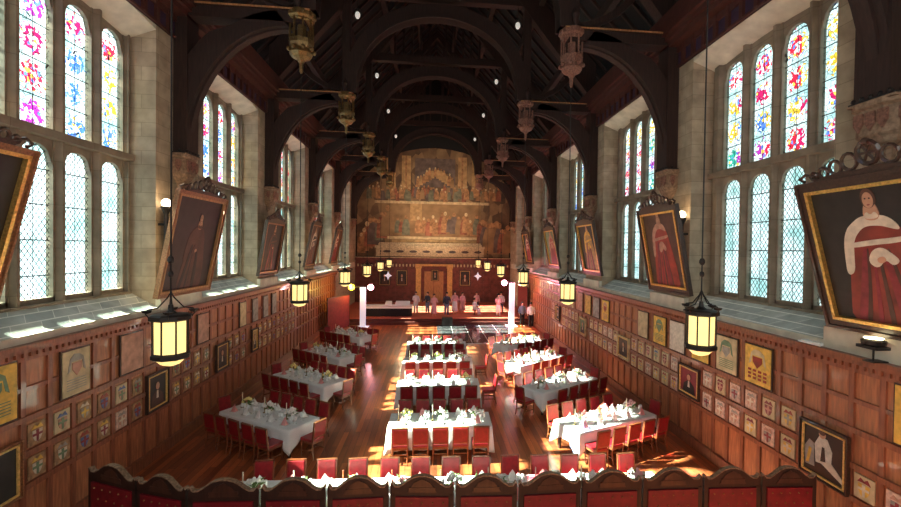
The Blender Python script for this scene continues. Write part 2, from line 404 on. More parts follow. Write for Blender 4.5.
# cornice over the windows with cusped fret
for n_, s in ((14, -1), (15, 1)):
    mb = MB()
    def bx(xa, xb, ya, yb, za, zb, k=0): mb.box(min(s*xa, s*xb), max(s*xa, s*xb), ya, yb, za, zb, k)
    bx(6.95, W, YBACK, YEND, ZH+.62, ZH+.78, 0); bx(6.85, W, YBACK, YEND, ZH+.78, ZH+.92, 0); bx(6.75, W, YBACK, YEND, ZH+.92, ZTOP+.2, 0)
    bx(W-.04, W, YBACK, YEND, ZH+.0, ZH+.62, 1)
    bx(W-.09, W, YBACK, YEND, ZH+.0, ZH+.07, 2)
    y = 4.
    while y < YEND:
        bx(W-.12, W-.03, y, y+.12, ZH+.05, ZH+.62, 2); bx(W-.10, W-.03, y+.12, y+.5, ZH+.45, ZH+.62, 2); y += .5
    struct(mb, 'trim_%d' % n_, ['red_fret', 'purple_fret', 'red_fret'])

# wainscot
WP = 5.6
for n_, s in ((16, -1), (17, 1)):
    mb = MB()
    def bx(xa, xb, ya, yb, za, zb, k=0): mb.box(min(s*xa, s*xb), max(s*xa, s*xb), ya, yb, za, zb, k)
    Ya, Yb = YBACK, 33.2
    bx(XP+.04, W, Ya, Yb, 0, 3.5, 1)
    # cornice of the panelling
    bx(XP-.02, W, Ya, Yb, 3.5, 3.6); bx(XP-.09, W, Ya, Yb, 3.6, 3.68); bx(XP-.16, W, Ya, Yb, 3.68, ZL)
    y = Ya
    while y < Yb: bx(XP-.06, XP, y, y+.05, 3.52, 3.6); y += .14
    # rails
    for z in (2.37, 1.75, 1.17): bx(XP-.02, XP+.05, Ya, Yb, z, z+.1)
    bx(XP-.01, XP+.05, Ya, Yb, 3.44, 3.5); bx(XP-.05, XP+.05, Ya, Yb, 0, .28)
    yb0 = 8.35 if s > 0 else 8.06
    c = yb0-.27-.54*20
    while c < Yb-.1:
        if c > Ya: bx(XP-.0, XP+.05, c-.05, c+.05, .28, 3.45)
        c += .54
    bx(XP+.005, XP+.05, Ya, Yb, 2.90, 2.98)
    struct(mb, 'trim_%d' % n_, ['wainscot_wood', 'panel_wood'])
    # stone strip above the panelling under the pictures
    m2 = MB()
    for k in range(-2, 5):
        ya = Y0+B*k; yb = ya+B-OPEN
        m2.box(min(s*(XP-.02), s*W), max(s*(XP-.02), s*W), max(ya, YBACK), min(yb, YEND-.1), ZL+.002, 4.15)
    struct(m2, 'trim_%d' % (n_+4), 'cream_stone')

# ---------------------------------------------------------------- roof trusses
def truss(k):
    y = trussY(k); h = .24
    root = empty('roof_truss', (0, y, -.08))
    for s in (-1, 1):
        m = MB()
        m.box(min(s*3.85, s*7.3), max(s*3.85, s*7.3), -.24, .24, 11.92, 12.22)
        m.box(min(s*3.75, s*7.3), max(s*3.75, s*7.3), -.30, .30, 12.22, 12.29)
        hb = m.build('hammer_beam', 'roof_timber', root)
        m = MB(); m.box(min(s*3.7, s*7.3), max(s*3.7, s*7.3), -.33, -.27, 12.24, 12.28); m.build('beam_highlight', 'gilt_oak', hb)  # pale strip: light caught along the beam top, put into the colour
        m = MB(); m.box(min(s*6.95, s*7.31), max(s*6.95, s*7.31), -.3, .3, 8.1, 11.95); m.build('wall_post', 'roof_timber', root)
        # curved bracket from corbel to beam end
        n = 14; A = []; Bq = []
        for i in range(n+1):
            a = PI/2*i/n
            A.append((s*(7.05-2.75*(1-math.cos(a))), 8.15+3.65*math.sin(a)))
            Bq.append((s*(7.28-2.75*(1-math.cos(a))+(.0)), 8.15+3.65*math.sin(a)+.0+.42*(i/n)))
        Bq = [(s*min(7.28, abs(p[0])+.42), p[1]) if i < n*.7 else (p[0]+s*.1, p[1]) for i, p in enumerate(Bq)]
        m = MB(); m.strip(A, Bq, 'y', -h, h)
        A2 = [(p[0]-s*.05, p[1]-.04) for p in A]
        m.strip(A2, A, 'y', -.1, .1)
        m.build('bracket', 'roof_timber', root)
        # posts over the beam end to the principal rafter
        m = MB(); m.box(s*4.0-.17, s*4.0+.17, -.17, .17, 12.29, roofz(4.0)-.1); m.build('hammer_post', 'roof_timber', root)
        m = MB()
        m.prism([(s*7.2, 12.3), (s*7.2, roofz(7.2)-.05), (0, ZRIDGE-.05), (0, ZRIDGE-.6)], 'y', -.2, .2); m.build('principal_rafter', 'roof_timber', root)
        # cusped struts between beam and rafter
        m = MB(); m.strip(arc(s*4.2, 12.5, s*6.2, 14.2, -.35*s), arc(s*4.4, 12.4, s*6.4, 14.1, -.35*s), 'y', -.12, .12)
        m.build('strut', 'roof_timber', root)
    # great arch
    n = 28; A = []; Bq = []
    for i in range(n+1):
        a = PI*i/n
        A.append((3.55*math.cos(a), 12.3+3.45*abs(math.sin(a))**.85)); Bq.append((4.1*math.cos(a), 12.3+4.1*abs(math.sin(a))**.85))
    m = MB(); m.strip(A, Bq, 'y', -.2, .2)
    A2 = [(p[0]*1.03, 12.3+(p[1]-12.3)*1.03) for p in A]
    m.strip(A, A2, 'y', -.28, .28)
    m.build('great_arch', 'roof_timber', root)
    m = MB(); m.box(-4.2, 4.2, -.18, .18, 16.55, 16.95)
    for q in range(-5, 6):
        if q: m.box(q*.5-.06, q*.5+.06, -.06, .06, 16.9, roofz(q*.5)-.3)
    m.build('collar_beam', 'roof_timber', root)
    tag(root, 'dark timber hammerbeam roof truss with a great arch, %s from the camera' % place(k+1), 'roof truss', 'hammerbeam roof trusses')
    # carved pendant baskets at the beam ends
    for s in (-1, 1):
        pen = MB(); hx = s*4.0
        rr = .34
        pen.lathe([(.36, 12.31), (.40, 12.27), (.40, 12.13), (.33, 12.06), (.20, 12.04)], 8, (hx, 0, 0))
        pen.lathe([(.015, 10.56), (.05, 10.62), (.06, 10.85), (.12, 10.95), (.26, 11.02), (.33, 11.12), (.30, 11.25), (.35, 11.38), (.36, 11.5), (.30, 11.53), (.1, 11.53)], 8, (hx, 0, 0))
        pen.lathe([(.30, 12.0), (.34, 12.04), (.34, 12.1)], 8, (hx, 0, 0))
        for j in range(8):
            a = 2*PI*j/8+PI/8
            pen.tube([(hx+.31*math.cos(a), .31*math.sin(a), 11.45), (hx+.31*math.cos(a), .31*math.sin(a), 12.1)], .03, 5)
            pen.ball((hx+.34*math.cos(a), .34*math.sin(a), 11.22), .07, 4)
            pen.ball((hx+.37*math.cos(a), .37*math.sin(a), 12.2), .05, 4)
        pen.tube([(hx, 0, 11.4), (hx, 0, 12.1)], .13, 6)
        o = pen.build('pendant', 'brass' if s < 0 else 'rose_carving', root)
        m = MB(); m.lathe([(.05, 12.29), (.09, 12.45), (.13, 12.62), (.07, 12.78), (.02, 12.85)], 8, (hx-s*.0, -.35, 0)); m.build('finial', 'roof_timber', o)
for k in range(-1, 5): truss(k)

# carved stone corbels under the wall posts
def corbel(k, s):
    y = trussY(k)
    root = empty('corbel', (s*(W-.012), y, -.09))
    m = MB(); prof = [(.0, 7.05), (.08, 7.14), (.12, 7.3), (.24, 7.42), (.27, 7.5), (.31, 7.56), (.31, 7.98), (.36, 8.02), (.36, 8.1)]
    for (r0, z0), (r1, z1) in zip(prof[:-1], prof[1:]):
        vs = []
        for r, z in ((r0, z0), (r1, z1)):
            vs += [(0, -r*1.15, z), (-s*r*.75, -r*1.15, z), (-s*r*1.1, -r*.6, z), (-s*r*1.1, r*.6, z), (-s*r*.75, r*1.15, z), (0, r*1.15, z)]
        m.add(vs, [(i, (i+1) % 6, 6+(i+1) % 6, 6+i) for i in range(6)])
    m.box(min(0, -s*.37), max(0, -s*.37), -.40, .40, 8.08, 8.12)
    m.build('moulded_block', 'corbel_stone', root)
    m = MB()
    for q in (-1, 0, 1):
        m.prism([(q*.2-.08, 7.93), (q*.2+.08, 7.93), (q*.2+.08, 7.75), (q*.2, 7.62), (q*.2-.08, 7.75)], 'x', -s*.37, -s*.33)
    m.prism([(-s*.17-.07, 7.93), (-s*.17+.07, 7.93), (-s*.17+.07, 7.75), (-s*.17, 7.62), (-s*.17-.07, 7.75)], 'y', -.40, -.345)
    m.build('painted_shield', 'rose_carving', root)
    m = MB()
    m.box(min(-s*.36, -s*.33), max(-s*.36, -s*.33), -.39, .39, 8.12, 8.15)
    for q in range(-2, 3): m.ball((-s*.345, q*.15, 8.18), .045, 4)
    m.box(min(-s*.33, 0), max(-s*.33, 0), -.39, -.36, 8.12, 8.15)
    m.ball((-s*.2, -.375, 8.18), .045, 4)
    m.build('cresting', 'iron', root)
    tag(root, 'carved corbel with painted shields under the %s timber post on the %s wall' % (place(k+1), 'left' if s < 0 else 'right'), 'corbel', 'carved wall corbels')
for k in range(-1, 5):
    for s in (-1, 1): corbel(k, s)

# ---------------------------------------------------------------- lanterns on long rods
def make_lantern():
    root = empty('hanging_lantern')
    m = MB()
    m.lathe([(.30, 4.40), (.35, 4.42), (.35, 4.47), (.28, 4.49), (.12, 4.50), (.05, 4.54), (.04, 4.62)], 8)
    m.lathe([(.28, 3.86), (.32, 3.88), (.32, 3.93), (.28, 3.95)], 8)
    for j in range(8):
        a = 2*PI*j/8; m.tube([(.285*math.cos(a), .285*math.sin(a), 3.9), (.285*math.cos(a), .285*math.sin(a), 4.42)], .016, 5)
    for j in range(4):
        a = 2*PI*j/4+.4; c, s_ = math.cos(a), math.sin(a)
        m.tube([(.33*c, .33*s_, 4.45), (.38*c, .38*s_, 4.5), (.35*c, .35*s_, 4.56), (.2*c, .2*s_, 4.58), (.05*c, .05*s_, 4.72), (0, 0, 4.8)], .011, 5)
        m.lathe([(.0, 4.50), (.07, 4.52), (.085, 4.55)], 7, (.36*c, .36*s_, 0))
    cg = m.build('iron_cage', 'iron', root)
    m = MB(); m.lathe([(.26, 3.93), (.265, 4.41)], 8); m.build('glass_pane', 'lantern_glass', cg)
    m = MB(); m.lathe([(.05, 3.76), (.16, 3.79), (.25, 3.86)], 10); m.build('glass_bowl', 'lantern_glass', cg)
    m = MB(); m.tube([(0, 0, 4.6), (0, 0, 10.62)], .016, 5)
    m.ball((0, 0, 5.05), .05, 5); m.ball((0, 0, 5.25), .06, 5); m.build('hanging_rod', 'iron', root)
    return root
LAN = None
for k in range(-1, 5):
    for s in (-1, 1):
        o = make_lantern() if LAN is None else copy_tree(LAN)
        if LAN is None: LAN = o
        o.location = (s*4.0, trussY(k), .0 if s < 0 else .06)
        o.scale = (.82, .82, 1)
        if k == -1: o.location.x = -3.82 if s < 0 else 4.08; o.location.z += .04; o.scale = (.76, .76, 1)
        tag(o, 'black iron hanging lantern with glowing yellow panes, %s from the camera on the %s' % (place(k+1), 'left' if s < 0 else 'right'), 'lantern', 'hanging lanterns in two rows')

# little lights along the great arches
SL = None
for k, sp_ in ((0, None), (1, 15.5), (2, 15.5), (3, 15.5), (4, 15.35)):
    if k == 0: continue
    for s in (-1, 1):
        if SL is None:
            SL = empty('spot_lamp'); m = MB(); m.ball((0, 0, 0), .11, 6, sz=1.5); m.build('bulb', 'bulb_dim', SL)
            m = MB(); m.lathe([(.09, .12), (.12, .2), (.05, .3)], 8); m.tube([(0, 0, .28), (0, 0, .8)], .02, 5); m.build('holder', 'iron', SL); o = SL
        else: o = copy_tree(SL)
        o.location = (s*3.5, trussY(k)-.34, sp_)
        tag(o, 'small pale spot lamp on the %s flank of the %s great arch' % ('left' if s < 0 else 'right', place(k+1)), 'spot lamp', 'small lamps on the roof arches')

# ---------------------------------------------------------------- wall sconces
SCN = None
for k in (0,):
    for s in (-1, 1):
        if SCN is None:
            SCN = empty('wall_torch')
            m = MB(); m.lathe([(.02, -1.0), (.05, -.9), (.055, -.2), (.09, -.12), (.13, -.04), (.13, .0)], 8); m.box(.0, .2, -.03, .03, -.5, -.44); m.build('torch_body', 'iron', SCN)
            m = MB(); m.ball((0, 0, .09), .12, 6); m.build('globe', 'lamp_glow', SCN); o = SCN
        else: o = copy_tree(SCN)
        o.location = (s*7.12, Y0+B*k+.12, 6.5); o.rotation_euler = (0, 0, 0 if s > 0 else PI)
        tag(o, 'glowing globe torch lamp on the %s stone pier of the %s wall' % (place(k+1), 'left' if s < 0 else 'right'), 'wall lamp', 'torch lamps on the piers')
        if k in (0, 1):
            l = bpy.data.lights.new('torch_light', 'POINT'); l.energy = 7; l.color = (1, .72, .42); l.shadow_soft_size = .1
            lo = bpy.data.objects.new('torch_light', l); COL.objects.link(lo); lo.location = (s*6.95, Y0+B*k+.05, 6.6)

# ---------------------------------------------------------------- pictures
def ellipse(cx, cz, rx, rz, n=12): return [(cx+rx*math.cos(2*PI*i/n), cz+rz*math.sin(2*PI*i/n)) for i in range(n)]
NP = [0]
def picture(name, w, h, fw, figure, frame_mats=('frame_dark', 'gold'), crest=False, depth=.09, liner=.05):
    """frame outer size w x h, origin at the bottom centre of the back, faces -y"""
    root = empty(name)
    m = MB()
    for a, b_, c, d in ((-w/2, w/2, 0, fw), (-w/2, w/2, h-fw, h), (-w/2, -w/2+fw, fw, h-fw), (w/2-fw, w/2, fw, h-fw)):
        m.box(a, b_, -depth, 0, c, d)
    q = fw*.35
    for a, b_, c, d in ((-w/2, w/2, 0, q), (-w/2, w/2, h-q, h), (-w/2, -w/2+q, q, h-q), (w/2-q, w/2, q, h-q)):
        m.box(a, b_, -depth-.03, -depth, c, d)
    fo = m.build('frame', frame_mats[0], root)
    if liner:
        m = MB(); iw, ih = w/2-fw, h-fw
        for a, b_, c, d in ((-iw-.01, iw+.01, fw-.01, fw+liner), (-iw-.01, iw+.01, ih-liner, ih+.01), (-iw-.01, -iw+liner, fw, ih), (iw-liner, iw+.01, fw, ih)):
            m.box(a, b_, -depth-.015, -.02, c, d)
        m.build('gilt_liner', frame_mats[1], fo)
    mats = []; m = MB()
    def put(poly, mt, lift):
        if mt not in mats: mats.append(mt)
        NP[0] += 1; m.prism([(p[0]*w, p[1]*h) for p in poly], 'y', -.03-lift*.004-(NP[0] % 25)*.00012, -.025, mats.index(mt))
    if mats == []: pass
    x_, z_ = (.5-fw/w), fw/h
    figure(put, x_, z_)
    m.build('canvas', mats, root)
    if crest:
        m = MB(); cw = w*.36
        top = []; bot = []
        n = 16
        for i in range(n+1):
            t = -1+2*i/n; top.append((cw*t, h+.05+.05*(1-abs(t))+.015*math.sin(9*t)))
            bot.append((cw*t*.96, h-.02))
        m.strip(bot, top, 'y', -.09, -.02)
        def ring(cx_, cz_, r_, th=.028):
            m.tube([(cx_+r_*math.cos(2*PI*j/12), -.05, cz_+r_*math.sin(2*PI*j/12)) for j in range(13)], th, 5)
        ring(0, h+.30, .17, .04)
        for t in (-1, 1):
            for q, (rx, rz, rr) in enumerate(((.30, .22, .13), (.54, .17, .11), (.76, .12, .085), (.95, .09, .06))): ring(t*rx*cw/.95, h+rz, rr)
            m.tube([(t*cw*.9, -.05, h+.06), (t*cw*1.15, -.05, h+.14), (t*cw*1.3, -.05, h+.08), (t*cw*1.2, -.05, h+.02)], .03, 6)
        for q in range(6): m.tube([(0, -.05, h+.30), (.16*math.cos(PI*q/3), -.05, h+.30+.16*math.sin(PI*q/3))], .022, 5)
        m.ball((0, -.05, h+.47), .06, 6)
        m.build('carved_crest', 'frame_dark', fo)
    return root
def chaikin(pts, it=2):
    for _ in range(it):
        q = []
        for i, p_ in enumerate(pts):
            n_ = pts[(i+1) % len(pts)]; q += [(p_[0]*.75+n_[0]*.25, p_[1]*.75+n_[1]*.25), (p_[0]*.25+n_[0]*.75, p_[1]*.25+n_[1]*.75)]
        pts = q
    return pts
def fig_judge(bg, robe, face='paint_flesh', hair='paint_brown', cape='paint_white', cx=.04, sc=1., sub='paint_crimson'):
    def f(put, x, z):
        put([(-x, z), (x, z), (x, 1-z), (-x, 1-z)], bg, 0)
        P = lambda pts: [(max(-x, min(x, cx+p[0]*sc*.82)), max(z, .02+p[1]*sc)) for p in chaikin(pts)]
        put(P([(-.30, 0), (.32, 0), (.31, .2), (.27, .36), (.22, .48), (.19, .58), (.15, .64), (.08, .68), (-.06, .68), (-.13, .64), (-.17, .56), (-.20, .44), (-.25, .25)]), robe, 1)
        put(P([(-.26, .0), (-.20, 0), (-.10, .30), (-.06, .5), (-.10, .5), (-.16, .3)]), sub, 2)
        put(P([(.06, 0), (.14, 0), (.12, .28), (.06, .48), (.03, .46), (.08, .26)]), sub, 2)
        for q_ in range(5):
            a_ = -.17+q_*.085; put(P([(a_-.02, .02), (a_+.02, .02), (a_*.6+.015, .30+.03*(q_ % 2)), (a_*.4+.01, .50), (a_*.4-.005, .50), (a_*.6-.01, .28)]), ('paint_brown', sub)[q_ % 2], 2)
        put(P([(-.06, .69), (.08, .69), (.15, .645), (.17, .60), (.12, .61), (.05, .63), (-.05, .63), (-.11, .59), (-.15, .54), (-.17, .45), (-.19, .35), (-.25, .33), (-.24, .44), (-.22, .55), (-.18, .62), (-.12, .66)]), cape, 2)
        put(P([(-.19, .53), (-.02, .55), (.12, .56), (.20, .57), (.20, .545), (.12, .53), (-.02, .52), (-.18, .50)]), cape, 3)
        put(P([(-.08, .42), (-.04, .49), (.03, .51), (.09, .47), (.13, .43), (.08, .40), (.04, .44), (-.02, .38)]), cape, 3)
        put(P([(-.02, .44), (.03, .46), (.05, .43), (.0, .41)]), face, 4)
        put(P([(-.05, .66), (.07, .66), (.045, .77), (-.025, .77)]), face, 3)
        put(P(ellipse(.01, .785, .050, .058)), hair, 3)
        put(P(ellipse(.01, .775, .036, .046)), face, 4)
        for e_ in (-.004, .024): put(P(ellipse(e_, .785, .006, .005, 6)), 'paint_black', 5)
        put(P([(-.002, .752), (.022, .752), (.016, .745), (.004, .745)]), 'paint_crimson', 5)
        put(P([(-.045, .67), (.065, .67), (.04, .715), (.01, .69), (-.02, .715)]), cape, 4)
    return f
def fig_bust(bg, coat):
    def f(put, x, z):
        put([(-x, z), (x, z), (x, 1-z), (-x, 1-z)], bg, 0)
        put([(-.30, z), (.30, z), (.24, .38), (.08, .5), (-.08, .5), (-.24, .38)], coat, 1)
        put([(-.05, .30), (.05, .30), (.03, .5), (-.03, .5)], 'paint_white', 2)
        put(ellipse(0, .63, .105, .115), 'paint_brown', 2); put(ellipse(0, .62, .085, .10), 'paint_flesh', 3)
    return f
def fig_seated(put, x, z):
    put([(-x, z), (x, z), (x, 1-z), (-x, 1-z)], 'paint_black', 0)
    put([(-.38, .18), (-.18, .2), (-.2, .62), (-.3, .66), (-.4, .5)], 'paint_grey', 1)
    put([(-.15, .30), (.16, .34), (.18, .60), (.08, .78), (-.08, .80), (-.18, .62)], 'paint_pale', 2)
    put([(-.05, .35), (.06, .35), (.03, .62), (-.02, .62)], 'paint_black', 3)
    put([(-.1, .34), (.02, .30), (.40, .14), (.42, .2), (.16, .4)], 'paint_white', 3)
    put([(-.36, .22), (-.3, .22), (-.24, .5), (-.3, .52)], 'paint_gold', 2)
    put(ellipse(-.02, .84, .07, .075), 'paint_flesh', 3); put(ellipse(-.02, .875, .07, .05), 'paint_brown', 4)
def orient(o, s, y, z, x=None, tilt=0.):
    o.location = (s*(x or XP), y, z); o.rotation_euler = (0, 0, 0)
    R = Matrix.Rotation(PI/2*(-1 if s > 0 else 1), 4, 'Z') @ Matrix.Rotation(tilt, 4, 'X')
    o.rotation_euler = R.to_euler()
    return o
TL = math.radians(11)
big = [
 (1, -1, 'large portrait of a judge in red and white robes, nearest on the right wall', fig_judge('paint_black', 'paint_darkred', cape='paint_white', cx=-.07, sc=1.06), 2.75, 2.66, True, 6.0, ('frame_dark', 'gold'), TL*1.45, 4.2),
 (1, 0, 'tilted portrait of a figure in scarlet robes beside the second right window', fig_judge('paint_brown', 'paint_red', cape='paint_rose', cx=-.02, sc=1.15), 2.35, 2.65, True, 12.86, ('frame_dark', 'gold'), TL, 4.26),
 (1, 1, 'tilted portrait of an orange robed figure on the third right pier', fig_judge('paint_black', 'paint_ochre', cape='paint_gold', sc=1.15), 2.35, 2.45, True, 19.4, ('frame_dark', 'gold'), TL, 4.42),
 (1, 2, 'tilted portrait in a pale lined frame on the fourth right pier', fig_judge('paint_green', 'paint_red', cape='paint_rose', sc=1.15), 2.35, 2.4, True, 25.6, ('frame_dark', 'gold'), TL, 4.46),
 (1, 3, 'farthest tilted portrait with red drapery on the right wall', fig_judge('paint_black', 'paint_crimson', sc=1.1), 2.3, 2.4, True, 32.3, ('frame_dark', 'gold'), TL, 4.46),
 (-1, -1, 'dark portrait cut by the left photo edge in a bronze frame', fig_judge('paint_black', 'paint_black', cape='paint_brown', sc=1.1), 2.7, 2.8, True, 6.3, ('frame_bronze', 'gold'), TL*1.3, 4.26),
 (-1, 0, 'tilted dark portrait in a bronze frame beside the left glowing wall lamp', fig_judge('paint_black', 'paint_brown', hair='paint_black', cape='paint_brown', sc=.95, sub='paint_black'), 2.65, 2.85, True, 13.12, ('frame_bronze', 'gilt_oak'), TL, 4.14),
 (-1, 1, 'tilted dark portrait between the second and third left windows', fig_judge('paint_black', 'paint_black', cape='paint_brown', sc=1.1), 2.2, 2.3, True, 19.4, ('frame_dark', 'frame_bronze'), TL*.8, 4.3),
 (-1, 2, 'tilted narrow looking portrait on the fourth left pier', fig_judge('paint_brown', 'paint_black', sc=1.1), 2.0, 2.5, True, 25.6, ('frame_dark', 'frame_bronze'), TL, 4.38),
 (-1, 3, 'farthest tilted portrait on the left wall', fig_judge('paint_brown', 'paint_crimson', sc=1.1), 2.0, 2.5, True, 31.6, ('frame_dark', 'frame_bronze'), TL, 4.38),
]
for s, k, lab, fg, w, h, cr, y, fm, tl, z in big:
    o = picture('portrait_painting', w, h, .17 if s > 0 else .11, fg, fm, cr)
    orient(o, s, y, z, 7.17, tl); tag(o, lab, 'painting', 'large tilted portraits')
# framed pictures lower on the panelling
low = [
 (1, 7.48, 1.22, 1.02, 1.05, fig_seated, ('frame_dark', 'gold_paint'), 'framed dark painting of a pale reclining figure right of the folding screen'),
 (1, 11.82, 1.38, 1.0, .86, fig_bust('paint_crimson', 'paint_black'), ('frame_dark', 'gold_paint'), 'small portrait of a man in black on red, under the nearest right lantern'),
 (1, 16.15, 1.39, 1.0, .84, fig_bust('paint_brown', 'paint_black'), ('paint_parchment', 'gold_paint'), 'small portrait in a pale frame, second along the right panelling'),
 (1, 20.75, 1.39, .9, .84, fig_bust('paint_green', 'paint_black'), ('paint_parchment', 'gold_paint'), 'small portrait in a pale frame, third along the right panelling'),
 (1, 25.0, 1.4, .8, .84, fig_bust('paint_black', 'paint_black'), ('frame_dark', 'gold_paint'), 'small dark portrait, farthest along the right panelling'),
 (-1, 7.62, 1.12, 1.24, 1.0, fig_bust('paint_black', 'paint_black'), ('frame_bronze', 'gold_paint'), 'large black picture in a bronze frame at the lower left photo corner'),
 (-1, 12.0, 1.28, .88, .96, fig_bust('paint_black', 'paint_brown'), ('frame_dark', 'gold_paint'), 'small dark portrait below and left of the nearest left lantern'),
 (-1, 15.5, 1.33, .85, .9, fig_bust('paint_brown', 'paint_black'), ('frame_dark', 'gold_paint'), 'small dark portrait in shadow, second along the left panelling'),
 (-1, 18.2, 1.33, .6, .9, fig_bust('paint_ochre', 'paint_black'), ('frame_dark', 'gold_paint'), 'narrow ochre portrait, third along the left panelling'),
]
occupied = {1: [], -1: []}
for s, y, z, w, h, fg, fm, lab in low:
    o = picture('framed_portrait', w, h, .07, fg, fm, False, .05, .02); orient(o, s, y, z, XP-.005, 0); tag(o, lab, 'painting', 'small portraits on the panelling')
    occupied[s].append((y-w/2, y+w/2))

# heraldic boards
PAL = ['paint_red', 'paint_blue', 'paint_gold', 'paint_white', 'paint_crimson', 'paint_green', 'paint_rose', 'paint_grey']
CN = {'paint_red': 'red', 'paint_blue': 'blue', 'paint_gold': 'gold', 'paint_white': 'white', 'paint_crimson': 'crimson', 'paint_green': 'green', 'paint_rose': 'rose', 'paint_grey': 'grey'}
def shield_mesh(c1, c2, bg, c3):
    m = MB(); w, h = .175, .20
    m.box(-w, w, -.025, 0, -h, h, 0)
    m.prism([(-.10, .06), (.10, .06), (.10, -.04), (.06, -.12), (0, -.16), (-.06, -.12), (-.10, -.04)], 'y', -.031, -.024, 1)
    m.prism([(-.10, .0), (.10, .0), (.10, -.04), (-.10, -.045)], 'y', -.034, -.03, 2)
    m.prism([(-.03, .06), (.03, .06), (.02, -.15), (-.02, -.15)], 'y', -.034, -.03, 2)
    m.prism([(-.12, .08), (-.06, .16), (0, .12), (.06, .17), (.12, .08), (.05, .09), (-.05, .09)], 'y', -.031, -.024, 3)
    me = m.build('tmp', [bg, c1, c2, c3]); d = me.data; bpy.data.objects.remove(me); return d
variants = []
rnd = random.Random(3)
for i in range(14):
    c1, c2 = rnd.sample(PAL, 2); variants.append((c1, c2, shield_mesh(c1, c2, 'paint_boardbrown' if i < 7 else rnd.choice(['paint_parchment', 'paint_pale', 'paint_boardpink']), rnd.choice(PAL))))
ORD = ['first', 'second', 'third', 'fourth', 'fifth', 'sixth', 'seventh', 'eighth', 'ninth', 'tenth', 'eleventh', 'twelfth', 'thirteenth']
def where(y):
    k = int((y-(Y0-OPEN))//B)
    if (y-(Y0-OPEN)) % B < OPEN: return 'below the %s window' % place(max(0, min(5, k)))
    return 'below the %s pier' % place(max(0, min(5, k)))
for s, y00, yl in ((1, 8.35-.54*5, 26.6), (-1, 8.6, 23.6)):
    y = y00; n = 0
    while y < yl:
        for zi, z in ((0, 2.09), (1, 1.50)):
            if any(a-.17 < y < b_+.17 for a, b_ in occupied[s]): continue
            if s > 0 and y < 6.9 and zi == 0 : continue
            c1, c2, me = variants[rnd.randrange(7)+(7 if s > 0 or rnd.random() < .15 else 0)]
            o = bpy.data.objects.new('heraldic_board', me); COL.objects.link(o); orient(o, s, y, z, XP+.03, 0)
            ps = sorted(v_ for v_ in occupied[s] if v_[1] < y); np_ = len(ps); j = int(round((y-(ps[-1][1] if ps else y00-.27))/.54-.3))
            tag(o, '%s row heraldic board, %s and %s, %s %s, %s wall' % (('upper', 'lower')[zi], CN[c1], CN[c2], ORD[max(0, j)], ('beyond the %s small painting' % ORD[np_-1]) if np_ else 'from the near end', 'left' if s < 0 else 'right'), 'heraldic board', 'small heraldic boards, two rows')
        y += .5405
# larger armorial panels of the top row
def armorial(w, h, bg, c1, c2, style):
    m = MB(); m.box(-w/2-.03, w/2+.03, -.03, 0, -.03, h+.03, 3); m.box(-w/2, w/2, -.045, -.01, 0, h, 0)
    if style != 2:
        m.prism([(-.18*w, .72*h), (.18*w, .72*h), (.18*w, .58*h), (0, .42*h), (-.18*w, .58*h)], 'y', -.052, -.044, 1)
        m.prism([(-.34*w, .5*h), (-.25*w, .82*h), (-.1*w, .92*h), (.1*w, .9*h), (.25*w, .82*h), (.34*w, .5*h), (.25*w, .55*h), (.2*w, .75*h), (-.2*w, .75*h), (-.25*w, .55*h)], 'y', -.05, -.044, 2)
    if style == 1:
        for q in range(5): m.box(-.36*w, .36*w, -.049, -.044, .12*h+q*.055*h, .14*h+q*.055*h, 2)
    if style == 3:
        for q in range(4):
            for r in range(3): m.box(-.36*w+q*.2*w, -.24*w+q*.2*w, -.052, -.044, .12*h+r*.1*h, .18*h+r*.1*h, 1)
    return m.build('armorial_panel', [bg, c1, c2, 'dark_wood'])
